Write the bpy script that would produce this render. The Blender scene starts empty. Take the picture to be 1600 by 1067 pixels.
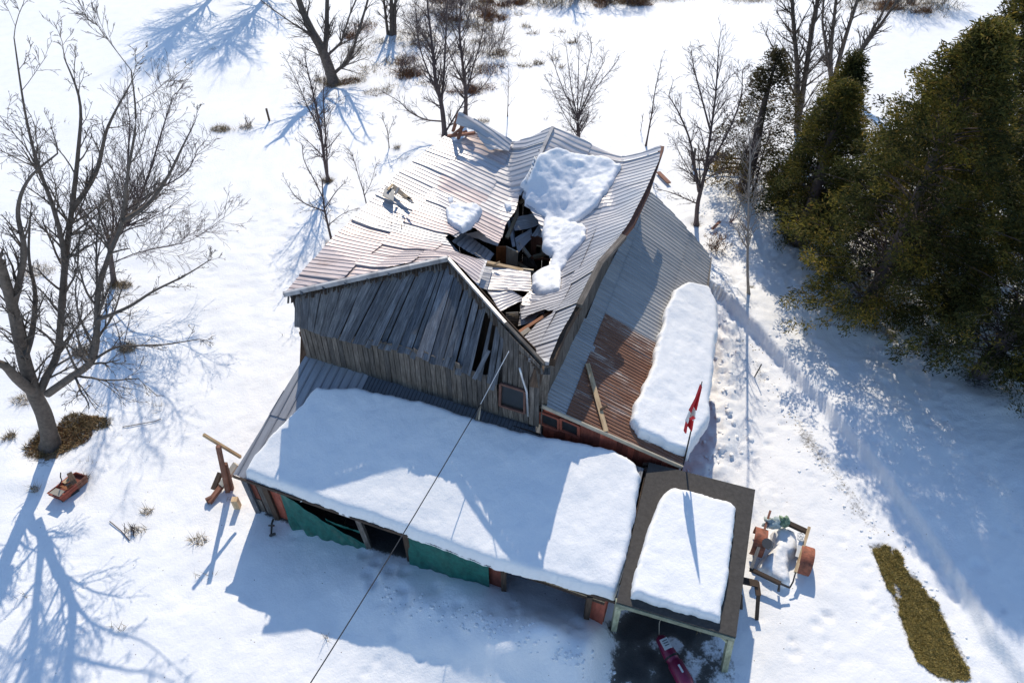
import bpy, math, random
import numpy as np
from mathutils import Vector, Matrix
random.seed(7); rng = np.random.default_rng(7)
S = bpy.context.scene
COL = S.collection
# ------------------------------------------------------------------ camera, sky, sun
CAMH, FPX = 22.0, 1150.0
cam = bpy.data.cameras.new('camera'); co = bpy.data.objects.new('camera', cam); COL.objects.link(co)
co.location = (0, 0, CAMH); co.rotation_euler = (math.radians(45), 0, 0)
cam.sensor_width = 36; cam.lens = 36*FPX/1600; cam.clip_end = 3000; cam.clip_start = .5
S.camera = co
S.render.engine = 'CYCLES'
S.view_settings.view_transform = 'Standard'; S.view_settings.look = 'None'
S.view_settings.exposure = 0.46; S.view_settings.gamma = 1; S.view_settings.use_curve_mapping = False
SUN_EL, SUN_ROT = math.radians(40), math.radians(2.5)      # the sun stands beyond the barn, facing the camera
w = bpy.data.worlds.new('World'); S.world = w; w.use_nodes = True
nt = w.node_tree; bg = nt.nodes['Background']; sky = nt.nodes.new('ShaderNodeTexSky')
sky.sky_type = 'NISHITA'; sky.sun_disc = False; sky.sun_elevation = SUN_EL; sky.sun_rotation = SUN_ROT; sky.dust_density = .2; sky.ozone_density = 4.; sky.air_density = 1.15
nt.links.new(sky.outputs[0], bg.inputs[0]); bg.inputs[1].default_value = .132
sl = bpy.data.lights.new('sun', 'SUN'); sl.energy = 3.15; sl.angle = math.radians(.53); sl.color = (1, .885, .71)
so = bpy.data.objects.new('sun', sl); COL.objects.link(so)
sd = Vector((math.sin(SUN_ROT)*math.cos(SUN_EL), math.cos(SUN_ROT)*math.cos(SUN_EL), math.sin(SUN_EL)))
so.rotation_euler = sd.to_track_quat('Z', 'Y').to_euler(); so.location = (0, 30, 60)

# ------------------------------------------------------------------ survey helpers: sight lines of the photograph turned into places
C45 = math.sqrt(.5)
def ray(u, v):
    xi = (u-800)/FPX; yi = (533.5-v)/FPX
    return np.array([xi, C45*(1+yi), C45*(yi-1)])
def P(u, v, z):
    d = ray(u, v); t = (z-CAMH)/d[2]; return np.array([d[0]*t, d[1]*t, z])
def PY(u, v, Y):
    d = ray(u, v); t = Y/d[1]; return np.array([d[0]*t, Y, CAMH+d[2]*t])
def PH(u, v, f, off=0):
    z = 2.
    for _ in range(30):
        p = P(u, v, z); z = .6*z+.4*(float(f(p[0:1], p[1:2])[0])+off)
    return P(u, v, z)

# numpy noise
_tab = rng.random((256, 256))
def vn(x, y):
    xi = np.floor(x).astype(int); yi = np.floor(y).astype(int); fx = x-xi; fy = y-yi
    fx = fx*fx*(3-2*fx); fy = fy*fy*(3-2*fy)
    a = _tab[xi & 255, yi & 255]; b = _tab[(xi+1) & 255, yi & 255]; c = _tab[xi & 255, (yi+1) & 255]; d = _tab[(xi+1) & 255, (yi+1) & 255]
    return (a*(1-fx)+b*fx)*(1-fy)+(c*(1-fx)+d*fx)*fy-.5
def fbm(x, y, o=4):
    r = 0; a = 1.
    for i in range(o):
        r = r+a*vn(x*2**i+17.3*i, y*2**i+9.1*i); a *= .5
    return r
def sstep(a, b, x):
    t = np.clip((x-a)/(b-a), 0, 1); return t*t*(3-2*t)
def segdist(px, py, poly, closed=False):
    """distance to polyline, side sign, nearest point"""
    poly = np.asarray(poly)[:, :2]; n = len(poly)
    best = np.full(px.shape, 1e9); nx = np.zeros(px.shape); ny = np.zeros(px.shape); sg = np.zeros(px.shape)
    for i in range(n if closed else n-1):
        a = poly[i]; b = poly[(i+1) % n]; ab = b-a; L = max(ab@ab, 1e-9)
        t = np.clip(((px-a[0])*ab[0]+(py-a[1])*ab[1])/L, 0, 1)
        qx = a[0]+t*ab[0]; qy = a[1]+t*ab[1]; d = np.hypot(px-qx, py-qy)
        m = d < best
        best = np.where(m, d, best); nx = np.where(m, qx, nx); ny = np.where(m, qy, ny)
        sg = np.where(m, np.sign(ab[0]*(py-a[1])-ab[1]*(px-a[0])), sg)
    return best, sg, nx, ny
def inside(px, py, poly):
    poly = np.asarray(poly)[:, :2]; n = len(poly); r = np.zeros(px.shape, bool)
    for i in range(n):
        x1, y1 = poly[i]; x2, y2 = poly[(i+1) % n]
        c = ((y1 > py) != (y2 > py)) & (px < (x2-x1)*(py-y1)/((y2-y1) if abs(y2-y1) > 1e-9 else 1e-9)+x1)
        r ^= c
    return r
def sdf(px, py, poly):
    d, _, nx, ny = segdist(px, py, poly, True); return np.where(inside(px, py, poly), d, -d), nx, ny

# ------------------------------------------------------------------ object helpers
def tag(o, label=None, cat=None, group=None, kind=None):
    if label: o['label'] = label
    if cat: o['category'] = cat
    if group: o['group'] = group
    if kind: o['kind'] = kind
    return o
def empty(name, loc, label, cat, group=None):
    o = bpy.data.objects.new(name, None); COL.objects.link(o); o.location = [float(c) for c in loc]; o.empty_display_size = .3
    return tag(o, label, cat, group)
def link_mesh(name, me, parent=None):
    o = bpy.data.objects.new(name, me); COL.objects.link(o)
    if parent:
        o.parent = parent
        M = Matrix.Translation(parent.location) if parent.parent is None else Matrix.Translation(parent.parent.location)
        if parent.parent is None: o.matrix_parent_inverse = M.inverted()
    return o
class MB:
    def __init__(s): s.v = []; s.f = []; s.uv = []; s.n = 0
    def add(s, v, f, uv=None):
        s.v.extend([tuple(map(float, p)) for p in v])
        for i, q in enumerate(f):
            s.f.append([k+s.n for k in q]); s.uv.append(uv[i] if uv else [(0., 0.)]*len(q))
        s.n += len(v)
    def slab(s, q, th, nrm=None):
        """q: 4 corners bottomL, bottomR, topR, topL; the thickness goes against the normal"""
        q = [np.asarray(p, float) for p in q]
        if nrm is None: nrm = np.cross(q[1]-q[0], q[3]-q[0])
        nrm = np.asarray(nrm, float); nrm = nrm/np.linalg.norm(nrm)
        b = [p-nrm*th for p in q]
        w0 = np.linalg.norm(q[1]-q[0]); h = np.linalg.norm(q[3]-q[0])
        F = [(0, 1, 2, 3), (7, 6, 5, 4), (0, 4, 5, 1), (1, 5, 6, 2), (2, 6, 7, 3), (3, 7, 4, 0)]
        co_ = [(0, 0), (w0, 0), (w0, h), (0, h)]
        s.add(q+b, F, [[co_[k % 4] for k in f] for f in F]); return s
    def beam(s, p0, p1, w_, h_, up=(0, 0, 1)):
        p0 = np.asarray(p0, float); p1 = np.asarray(p1, float); d = p1-p0; L = np.linalg.norm(d); d = d/L
        up = np.asarray(up, float)
        if abs(d@up) > .95: up = np.array([0., 1., 0.])
        x = np.cross(d, up); x /= np.linalg.norm(x); y = np.cross(x, d)
        c = [(-.5, -.5), (.5, -.5), (.5, .5), (-.5, .5)]
        v = [p0+x*a*w_+y*b*h_ for a, b in c]+[p1+x*a*w_+y*b*h_ for a, b in c]
        F = [(3, 2, 1, 0), (4, 5, 6, 7)]+[(i, (i+1) % 4, 4+(i+1) % 4, 4+i) for i in range(4)]
        U = [[(0, 0), (w_, 0), (w_, h_), (0, h_)]]*2+[[(0, 0), (w_, 0), (w_, L), (0, L)]]*4
        s.add(v, F, U); return s
    def tube(s, pts, rad, n=6, cap=True):
        pts = [np.asarray(p, float) for p in pts]; m = len(pts)
        if np.isscalar(rad): rad = [rad]*m
        V = []; F = []; U = []; L = 0; ref = np.array([.31, .22, .92])
        for i, p in enumerate(pts):
            d = pts[min(i+1, m-1)]-pts[max(i-1, 0)]; d = d/(np.linalg.norm(d)+1e-9)
            x = np.cross(d, ref)
            if np.linalg.norm(x) < .2: x = np.cross(d, (1, 0, 0))
            x /= np.linalg.norm(x); y = np.cross(d, x)
            for k in range(n):
                a = 2*math.pi*k/n; V.append(p+rad[i]*(math.cos(a)*x+math.sin(a)*y))
            if i:
                L0 = L; L += np.linalg.norm(pts[i]-pts[i-1])
                for k in range(n):
                    F.append(((i-1)*n+k, (i-1)*n+(k+1) % n, i*n+(k+1) % n, i*n+k))
                    U.append([(k/n*.5, L0), ((k+1)/n*.5, L0), ((k+1)/n*.5, L), (k/n*.5, L)])
        if cap:
            F.append(tuple(range(n))[::-1]); U.append([(0, 0)]*n); F.append(tuple(range((m-1)*n, m*n))); U.append([(0, 0)]*n)
        s.add(V, F, U); return s
    def build(s, name, m, parent=None, smooth=False):
        me = bpy.data.meshes.new(name); me.from_pydata(s.v, [], s.f)
        ul = me.uv_layers.new(name='UVMap'); flat = [c for f in s.uv for p in f for c in p]
        ul.data.foreach_set('uv', flat)
        if smooth: me.polygons.foreach_set('use_smooth', [True]*len(me.polygons))
        me.materials.append(m); me.update()
        return link_mesh(name, me, parent)
def np_mesh(name, V, F, m, parent=None, smooth=True, uv=None, attrs=None):
    """V (n,3), F (k,3|4) numpy"""
    me = bpy.data.meshes.new(name); V = np.asarray(V, np.float32); F = np.asarray(F, np.int32); k = F.shape[1]
    me.vertices.add(len(V)); me.vertices.foreach_set('co', V.ravel())
    me.loops.add(F.size); me.loops.foreach_set('vertex_index', F.ravel())
    me.polygons.add(len(F)); me.polygons.foreach_set('loop_start', np.arange(0, F.size, k, dtype=np.int32))
    me.polygons.foreach_set('use_smooth', np.full(len(F), smooth))
    if uv is not None:
        ul = me.uv_layers.new(name='UVMap'); ul.data.foreach_set('uv', np.asarray(uv, np.float32)[F.ravel()].ravel())
    for nm, a in (attrs or {}).items():
        at = me.attributes.new(nm, 'FLOAT', 'POINT'); at.data.foreach_set('value', np.asarray(a, np.float32))
    me.materials.append(m); me.update(calc_edges=True); me.validate()
    return link_mesh(name, me, parent)

# ------------------------------------------------------------------ materials
def nodes(name):
    m = bpy.data.materials.new(name); m.use_nodes = True; t = m.node_tree
    return m, t, t.nodes['Principled BSDF']
def N(t, typ, **kw):
    n = t.nodes.new(typ)
    for k, v in kw.items():
        if k.startswith('i_'): n.inputs[k[2:].replace('_', ' ')].default_value = v
        else: setattr(n, k, v)
    return n
def ramp(t, src, stops):
    r = t.nodes.new('ShaderNodeValToRGB'); e = r.color_ramp.elements
    while len(e) < len(stops): e.new(.5)
    for i, (p, c) in enumerate(stops): e[i].position = p; e[i].color = (*c, 1)
    t.links.new(src, r.inputs[0]); return r
def mixc(t, f, a, b, mode='MIX'):
    n = t.nodes.new('ShaderNodeMix'); n.data_type = 'RGBA'; n.blend_type = mode
    for s_, v in ((0, f), (6, a), (7, b)):
        if hasattr(v, 'is_linked') or hasattr(v, 'links'): t.links.new(v, n.inputs[s_])
        elif s_ == 0: n.inputs[0].default_value = v
        else: n.inputs[s_].default_value = (*v, 1)
    return n.outputs[2]
def bump(t, b, h, strength, dist):
    n = N(t, 'ShaderNodeBump'); n.inputs['Strength'].default_value = strength; n.inputs['Distance'].default_value = dist
    t.links.new(h, n.inputs['Height']); t.links.new(n.outputs[0], b.inputs['Normal'])
def mapping(t, src, scale, rand=False):
    mp = N(t, 'ShaderNodeMapping'); mp.inputs['Scale'].default_value = scale; t.links.new(src, mp.inputs[0])
    if rand:
        oi = N(t, 'ShaderNodeObjectInfo'); ml = N(t, 'ShaderNodeMath', operation='MULTIPLY'); ml.inputs[1].default_value = 57.
        t.links.new(oi.outputs['Random'], ml.inputs[0])
        cx = N(t, 'ShaderNodeCombineXYZ'); t.links.new(ml.outputs[0], cx.inputs[0]); t.links.new(ml.outputs[0], cx.inputs[1]); t.links.new(cx.outputs[0], mp.inputs['Location'])
    return mp.outputs[0]
def noise(t, vec, scale, detail=5, rough=.6):
    n = N(t, 'ShaderNodeTexNoise'); n.inputs['Scale'].default_value = scale; n.inputs['Detail'].default_value = detail; n.inputs['Roughness'].default_value = rough
    t.links.new(vec, n.inputs['Vector']); return n.outputs['Fac']

def snow_material(name, dirt_shade):
    m, t, b = nodes(name); g = N(t, 'ShaderNodeNewGeometry').outputs['Position']
    n1 = noise(t, g, 1.3); n2 = noise(t, g, 9, 8, .7); n3 = noise(t, g, 40, 4, .6)
    base = ramp(t, n1, [(.3, (.80, .815, .84)), (.7, (.87, .875, .88))]).outputs[0]
    if dirt_shade:
        a = N(t, 'ShaderNodeAttribute', attribute_name='dirt_shade').outputs['Fac']
        sp = N(t, 'ShaderNodeMath', operation='MULTIPLY_ADD'); t.links.new(a, sp.inputs[0]); sp.inputs[1].default_value = 1.0
        ng = N(t, 'ShaderNodeMath', operation='SUBTRACT'); t.links.new(n2, ng.inputs[0]); ng.inputs[1].default_value = .85
        t.links.new(ng.outputs[0], sp.inputs[2])
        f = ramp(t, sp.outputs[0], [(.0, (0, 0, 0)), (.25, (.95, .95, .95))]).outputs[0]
        dc = mixc(t, a, ramp(t, n3, [(.3, (.10, .085, .065)), (.7, (.26, .24, .20))]).outputs[0], (.010, .009, .008))  # soil colours; the near-black end also paints shade under the roofs
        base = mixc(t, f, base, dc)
        # tiny needles and seeds lying about
        v = N(t, 'ShaderNodeTexVoronoi'); v.inputs['Scale'].default_value = 2.2; t.links.new(g, v.inputs['Vector'])
        lt = ramp(t, v.outputs['Distance'], [(.024, (1, 1, 1)), (.046, (0, 0, 0))]).outputs[0]
        base = mixc(t, lt, base, (.20, .165, .13))
        v = N(t, 'ShaderNodeTexVoronoi'); v.inputs['Scale'].default_value = 5.5; t.links.new(g, v.inputs['Vector'])
        lt = ramp(t, v.outputs['Distance'], [(.02, (.6, .6, .6)), (.04, (0, 0, 0))]).outputs[0]
        base = mixc(t, lt, base, (.30, .26, .22))
    t.links.new(base, b.inputs['Base Color']); b.inputs['Roughness'].default_value = .55
    b.inputs['Specular IOR Level'].default_value = .25
    h = N(t, 'ShaderNodeMath', operation='MULTIPLY_ADD'); t.links.new(n3, h.inputs[0]); h.inputs[1].default_value = .22; t.links.new(n2, h.inputs[2])
    bump(t, b, h.outputs[0], .42 if dirt_shade else .4, .06)
    return m
M_SNOW = snow_material('snow_ground', True); M_SLAB = snow_material('snow_slab', False)

def wood(name, c1, c2, c3, rough=.85, streak=26):
    m, t, b = nodes(name); uv = N(t, 'ShaderNodeTexCoord').outputs['UV']
    n1 = noise(t, mapping(t, uv, (streak, 1.6, 1), True), 1, 8, .7)
    n2 = noise(t, mapping(t, uv, (3, 1.3, 1), True), 1.2, 5)
    oi = N(t, 'ShaderNodeObjectInfo').outputs['Random']
    base = ramp(t, n1, [(.3, c1), (.5, c2), (.72, c3)]).outputs[0]
    k = ramp(t, n2, [(.3, (.62, .6, .6)), (.7, (1.1, 1.1, 1.1))]).outputs[0]
    base = mixc(t, 1., base, k, 'MULTIPLY')
    o = ramp(t, oi, [(0, (.62, .64, .68)), (.5, (.95, .93, .9)), (1, (1.35, 1.32, 1.3))]).outputs[0]
    base = mixc(t, 1., base, o, 'MULTIPLY')
    t.links.new(base, b.inputs['Base Color']); b.inputs['Roughness'].default_value = rough
    bump(t, b, n1, .5, .02); return m
M_GREY = wood('weathered_sky_tint_board', (.045, .05, .06), (.125, .137, .158), (.29, .305, .33))  # weathered grey with the bluish tint of skylight painted in
M_BROWN = wood('weathered_brown_board', (.04, .034, .03), (.12, .107, .095), (.27, .25, .23))
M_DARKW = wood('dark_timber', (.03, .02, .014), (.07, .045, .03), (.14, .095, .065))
M_NEWW = wood('pale_timber', (.30, .20, .11), (.48, .36, .22), (.62, .50, .34))
M_REDW = wood('red_barn_paint', (.20, .05, .03), (.34, .085, .05), (.42, .13, .085), .7, 6)
M_ORW = wood('orange_board', (.22, .07, .02), (.33, .12, .04), (.42, .17, .07), .7, 8)
M_TAN = wood('tan_board', (.42, .37, .28), (.52, .47, .38), (.60, .56, .48), .7, 8)
M_FADEDR = wood('faded_red_frame', (.07, .035, .03), (.14, .07, .055), (.20, .12, .10), .85, 10)
M_GREENP = wood('flaking_pale_green_paint', (.16, .18, .12), (.36, .40, .28), (.52, .55, .44), .7, 8)
M_BROWNP = wood('red_brown_timber', (.13, .05, .03), (.25, .11, .07), (.38, .2, .14), .8, 12)

def metal(name, c1, c2, rust=None, metallic=.55, rough=.42, scale=1.):
    m, t, b = nodes(name); uv = N(t, 'ShaderNodeTexCoord').outputs['UV']
    n1 = noise(t, mapping(t, uv, (1.2, 5, 1), True), .8, 6, .65)
    n2 = noise(t, mapping(t, uv, (.5, .5, 1), True), 1.4, 4)
    oi = N(t, 'ShaderNodeObjectInfo').outputs['Random']
    base = ramp(t, n1, [(.3, c1), (.7, c2)]).outputs[0]
    base = mixc(t, 1., base, ramp(t, oi, [(0, (.84, .85, .88)), (1, (1.08, 1.05, 1.04))]).outputs[0], 'MULTIPLY')
    # grime that collects beside each rib (uv.y counts ribs)
    sx = N(t, 'ShaderNodeSeparateXYZ'); t.links.new(uv, sx.inputs[0])
    fr = N(t, 'ShaderNodeMath', operation='FRACT'); t.links.new(sx.outputs[1], fr.inputs[0])
    gr = ramp(t, fr.outputs[0], [(0, (.30, .29, .30)), (.09, (1, 1, 1)), (.70, (1, 1, 1)), (.80, (.66, .65, .66))]).outputs[0]
    base = mixc(t, .62, base, gr, 'MULTIPLY')
    if rust:
        lo, hi = rust
        nr = noise(t, mapping(t, uv, (.8, 3.7, 1), True), 1., 8, .8)
        nb = noise(t, mapping(t, uv, (.35, .12, 1)), 1.0, 3)
        ad = N(t, 'ShaderNodeMath', operation='MULTIPLY_ADD'); t.links.new(nb, ad.inputs[0]); ad.inputs[1].default_value = .45; t.links.new(nr, ad.inputs[2])
        f = ramp(t, ad.outputs[0], [(lo, (0, 0, 0)), (hi, (1, 1, 1))]).outputs[0]
        rc = ramp(t, n1, [(.25, (.075, .03, .018)), (.5, (.18, .078, .042)), (.75, (.34, .18, .11))]).outputs[0]
        base = mixc(t, f, base, rc)
        inv = N(t, 'ShaderNodeMath', operation='MULTIPLY_ADD'); t.links.new(f, inv.inputs[0]); inv.inputs[1].default_value = -metallic; inv.inputs[2].default_value = metallic
        t.links.new(inv.outputs[0], b.inputs['Metallic'])
    else: b.inputs['Metallic'].default_value = metallic
    t.links.new(base, b.inputs['Base Color'])
    rr = ramp(t, n2, [(.3, (rough-.06,)*3), (.7, (rough+.12,)*3)]).outputs[0]; t.links.new(rr, b.inputs['Roughness'])
    bump(t, b, n2, .25, .05)
    return m
M_TIN = metal('galvanised_sheet', (.46, .45, .452), (.67, .65, .642), None, .42, .46)
M_TINR = metal('rusting_sheet', (.50, .46, .42), (.70, .65, .58), (.60, .67), .3, .55)
M_TINP = metal('pinkish_weathered_sheet', (.50, .42, .40), (.70, .61, .585), (.80, 1.0), .35, .5)
M_TIND = metal('dull_grey_sheet', (.30, .31, .33), (.45, .46, .48), None, .35, .55)
M_TINLT = metal('lean_to_sheet', (.27, .28, .285), (.52, .515, .50), (.86, .98), .4, .5)
M_TINDARK = metal('dark_shed_sheet', (.13, .14, .155), (.22, .235, .25), None, .3, .5)

def plain(name, c, rough=.6, metallic=0., var=.25, scale=6, bmp=.3):
    m, t, b = nodes(name); g = N(t, 'ShaderNodeTexCoord').outputs['Object']
    n = noise(t, g, scale, 6, .65)
    a = tuple(x*(1-var) for x in c); d = tuple(min(1, x*(1+var)) for x in c)
    t.links.new(ramp(t, n, [(.3, a), (.7, d)]).outputs[0], b.inputs['Base Color'])
    b.inputs['Roughness'].default_value = rough; b.inputs['Metallic'].default_value = metallic
    bump(t, b, n, bmp, .02); return m
M_FELT = plain('brown_roofing_felt', (.05, .046, .043), .85, 0, .3, 9)
M_TARP = plain('green_tarpaulin', (.012, .115, .09), .45, 0, .35, 5, .9)
M_GLASS = plain('window_glass', (.018, .022, .026), .38, 0, .3, 2, .02)
M_DARK = plain('dark_iron', (.035, .033, .035), .6, .3)
M_RUSTO = plain('orange_mudguard_paint', (.27, .085, .045), .65, 0, .55, 7)
M_MAROON = plain('maroon_plastic', (.20, .018, .06), .32, 0, .2, 4, .05)
M_WHITE = plain('white_paint', (.72, .72, .70), .5, 0, .08)
M_REDC = plain('red_flag_cloth', (.55, .02, .03), .8, 0, .12, 8)
M_WHITEC = plain('white_flag_cloth', (.75, .74, .72), .8, 0, .06, 8)
M_BARK = plain('grey_bark', (.115, .092, .075), .9, 0, .4, 7, .8)
M_BARKD = plain('purple_brown_bark', (.105, .078, .075), .9, 0, .35, 6, .6)
M_BIRCH = plain('pale_bark', (.27, .23, .20), .85, 0, .3, 9, .4)
M_CONC = plain('concrete_block', (.33, .31, .28), .9, 0, .2, 5)
M_CABLE = plain('black_cable', (.015, .015, .018), .5)
M_STEEL = plain('galvanised_pipe', (.62, .63, .65), .35, .5, .1)
M_ICE = plain('bluish_plastic_sheet', (.42, .50, .50), .3, 0, .35, 14, .6)
M_MOSS = plain('green_white_tarp', (.20, .30, .20), .5, 0, .7, 16, .6)
def leafy(name, stops, rough=.75, trans=.0):
    m, t, b = nodes(name); r = N(t, 'ShaderNodeNewGeometry').outputs['Random Per Island']
    c_ = ramp(t, r, stops).outputs[0]
    if trans:
        at_ = N(t, 'ShaderNodeAttribute', attribute_name='tone').outputs['Fac']
        c_ = mixc(t, 1., c_, ramp(t, at_, [(0, (.30, .36, .38)), (.5, (.85, .88, .85)), (1, (2.1, 1.8, 1.25))]).outputs[0], 'MULTIPLY')
    t.links.new(c_, b.inputs['Base Color'])
    if trans:
        tr_ = N(t, 'ShaderNodeBsdfTranslucent'); t.links.new(c_, tr_.inputs[0]); mx = N(t, 'ShaderNodeMixShader'); mx.inputs[0].default_value = trans
        t.links.new(b.outputs[0], mx.inputs[1]); t.links.new(tr_.outputs[0], mx.inputs[2]); t.links.new(mx.outputs[0], t.nodes['Material Output'].inputs[0]); b.inputs['Roughness'].default_value = rough
    b.inputs['Specular IOR Level'].default_value = .2; return m
M_CEDAR = leafy('cedar_foliage', [(0, (.036, .042, .014)), (.5, (.09, .092, .025)), (.85, (.155, .135, .035)), (1, (.22, .15, .05))], .7, .4)
M_CEDARB = leafy('brownish_cedar_foliage', [(0, (.06, .05, .025)), (.5, (.11, .09, .035)), (1, (.17, .12, .06))], .7, .4)
M_PINE = leafy('dark_pine_foliage', [(0, (.02, .035, .02)), (.6, (.04, .06, .032)), (1, (.08, .10, .045))], .7, .3)
M_STRAW = leafy('dry_grass', [(0, (.10, .065, .03)), (.5, (.22, .15, .07)), (1, (.40, .30, .16))])
M_TURF = leafy('olive_winter_grass', [(0, (.17, .13, .04)), (.5, (.33, .26, .08)), (.8, (.45, .35, .11)), (1, (.58, .44, .18))])
M_SOIL = plain('matted_thatch', (.27, .21, .085), .95, 0, .5, 12, .8)
M_LITTER = plain('leaf_litter_soil', (.20, .125, .065), .95, 0, .5, 14, .8)
M_LEAFB = leafy('dead_brown_leaves', [(0, (.09, .04, .015)), (.5, (.20, .09, .04)), (1, (.34, .17, .08))])

# ------------------------------------------------------------------ ground
def G0(u, v): return P(u, v, 0)[:2]
PATH = [G0(*q) for q in ((1128, 478), (1150, 500), (1195, 540), (1240, 590), (1290, 640), (1380, 755), (1430, 820), (1490, 905), (1540, 1000), (1600, 1075))]
DIRTB = [G0(*q) for q in ((1160, 520), (1195, 590), (1240, 660), (1300, 740), (1375, 840), (1450, 950), (1520, 1067))]
LUMPS = [G0(*q) for q in ((1125, 455), (1140, 540), (1130, 610), (1125, 680), (1105, 740))]
TURF = [G0(*q) for q in ((1362, 853), (1385, 850), (1402, 860), (1410, 885), (1432, 905), (1448, 930), (1470, 958), (1482, 985), (1500, 1020), (1508, 1055), (1490, 1064), (1466, 1058), (1440, 1030), (1424, 1000), (1410, 965), (1395, 925), (1378, 885))]
DRIVE = [P(*q, 0)[:2] for q in ((955, 985), (1000, 950), (1120, 985), (1135, 1040), (1150, 1100), (960, 1120), (965, 1040))]
BASES = []          # tree bases get a small melt hollow
def gz(x, y):
    x = np.asarray(x, float); y = np.asarray(y, float)
    z = .10*fbm(x*.16+3, y*.16, 3)+.06*fbm(x*.9, y*.9, 3)+.022*fbm(x*4, y*4, 3)
    z = z+.05*np.sin((x*.25+y)*.55+fbm(x*.1, y*.1)*6)*sstep(28, 45, y)
    d, s_, _, _ = segdist(x, y, PATH)      # bank where the cleared strip meets the untouched snow
    dd = d*s_+.14*fbm(x*1.3, y*1.3, 3)
    up = sstep(-.12, .14, dd)*(1-sstep(0.2, 6, dd)); z = z+(.36+.25*fbm(x*.5+8, y*.5, 2)+.10*sstep(12, 20, y))*up*(d < 8)
    z = z-.05*np.exp(-((dd+.35)/.3)**2)
    d2, _, _, _ = segdist(x, y, LUMPS); k = np.exp(-(d2/.75)**2)
    z = z+k*(.16+.36*np.abs(fbm(x*1.5+2, y*1.1, 4))+.14*fbm(x*6, y*6, 3))
    d3, _, _, _ = segdist(x, y, DIRTB); z = z+np.exp(-(d3/.5)**2)*.06*fbm(x*6, y*6, 2)
    # snow heaped before the shed front by roof slides, and the plough heap left of the drive
    a = (x+1.6)*.94-(y-9.9)*.34; bb = (x+1.6)*.34+(y-9.9)*.94
    z = z+.95*sstep(-7.0, 1.5, a)*(1-sstep(3.8, 4.9, a))*np.exp(-(bb/1.6)**2)*(1+.25*fbm(x*1.1, y*1.1, 2))
    z = z+.50*np.exp(-((x-.6)/1.7)**2-((y-8.8)/.8)**2)
    d5, _, _ = sdf(x, y, TURF); z = z-.08*sstep(-.12, .1, d5)
    d4, _, _ = sdf(x, y, DRIVE); z = z*(1-.8*sstep(-.3, .3, d4))+.05*fbm(x*2.5, y*2.5, 3)*sstep(-.3, .3, d4)
    for (tx, ty, r) in BASES:
        q = np.hypot(x-tx, y-ty); z = z+.12*r*np.exp(-((q-1.7*r)/(r*.8))**2)-.20*r*np.exp(-(q/(1.1*r))**2)
    if x.size < 4000:
        A_ = np.array(FOOT); z = z-(A_[:, 3]*np.exp(-(((x[..., None]-A_[:, 0])**2+(y[..., None]-A_[:, 1])**2)/A_[:, 2]**2))).sum(-1)
    else:
        for (fx, fy, fr, fd) in FOOT:
            q2 = (x-fx)**2+(y-fy)**2; m_ = q2 < (2.6*fr)**2
            if m_.any(): z[m_] -= fd*(np.exp(-q2[m_]/fr**2)-.28*np.exp(-((np.sqrt(q2[m_])-1.5*fr)/(.4*fr))**2))
    d8, _, _, _ = segdist(x, y, CEDZ); k8 = np.exp(-(d8/3.2)**2); z = z+k8*(.05*fbm(x*3, y*3, 3)+.03*fbm(x*8, y*8, 2))
    return z
FOOT = []; CEDZ = [G0(*q) for q in ((1200, 400), (1330, 520), (1440, 600), (1600, 680))]
def trail(pts, step, r, dep, jit=.15):
    pts = [np.asarray(p) for p in pts]
    for a, b in zip(pts[:-1], pts[1:]):
        L = np.linalg.norm(b-a); n = max(1, int(L/step)); nrm = np.array([-(b-a)[1], (b-a)[0]])/L
        for i in range(n):
            p = a+(b-a)*i/n+nrm*(r*.9 if i % 2 else -r*.9)+rng.normal(0, jit*.5, 2); FOOT.append((p[0], p[1], r*rng.uniform(.8, 1.2), dep*rng.uniform(.6, 1.2)))
trail([G0(*q) for q in ((120, 830), (128, 900), (127, 970), (125, 1060))], .33, .07, .05, .05)
trail([G0(*q) for q in ((575, 870), (590, 905), (580, 950))], .4, .16, .10)
trail([G0(*q) for q in ((625, 900), (632, 930), (628, 985))], .42, .15, .10)
trail([G0(*q) for q in ((560, 1060), (620, 1040), (700, 1035))], .5, .12, .06)
trail([G0(*q) for q in ((200, 590), (170, 640), (155, 700), (190, 700))], .4, .09, .05, .3)
trail([G0(*q) for q in ((1330, 850), (1350, 920), (1400, 1010))], .55, .14, .07, .3)
trail([G0(*q) for q in ((1480, 880), (1500, 910), (1570, 900))], .6, .2, .09, .3)
trail([G0(*q) for q in ((600, 905), (700, 960), (820, 990), (930, 1010))], .5, .15, .10, .3)
trail([G0(*q) for q in ((1130, 760), (1200, 700), (1230, 640), (1180, 560))], .55, .15, .10, .3)
trail([G0(*q) for q in ((1300, 950), (1250, 1000), (1220, 1060))], .55, .15, .10, .3)
trail([G0(*q) for q in ((1200, 560), (1260, 530), (1300, 600))], .6, .16, .07, .5)
for _ in range(330):
    u, v = rng.uniform(0, 1600), rng.uniform(80, 1060); p = G0(u, v); FOOT.append((p[0], p[1], rng.uniform(.05, .16), rng.uniform(.02, .06)))
TREEBASE = {}
for k_, (u, v, r) in dict(maple=(78, 700, .8), a=(522, 130, .8), b=(513, 283, .4), c=(520, 382, .4), d=(695, 210, .45), e=(725, 182, .4), f=(905, 225, .4),
        g=(1010, 228, .2), h=(1088, 350, .35), i=(1171, 460, .22), j=(1350, 485, .9), k=(1245, 378, .7), l=(1530, 585, .9), m=(612, 58, .6)).items():
    p = G0(u, v); BASES.append((p[0], p[1], r))
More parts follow.
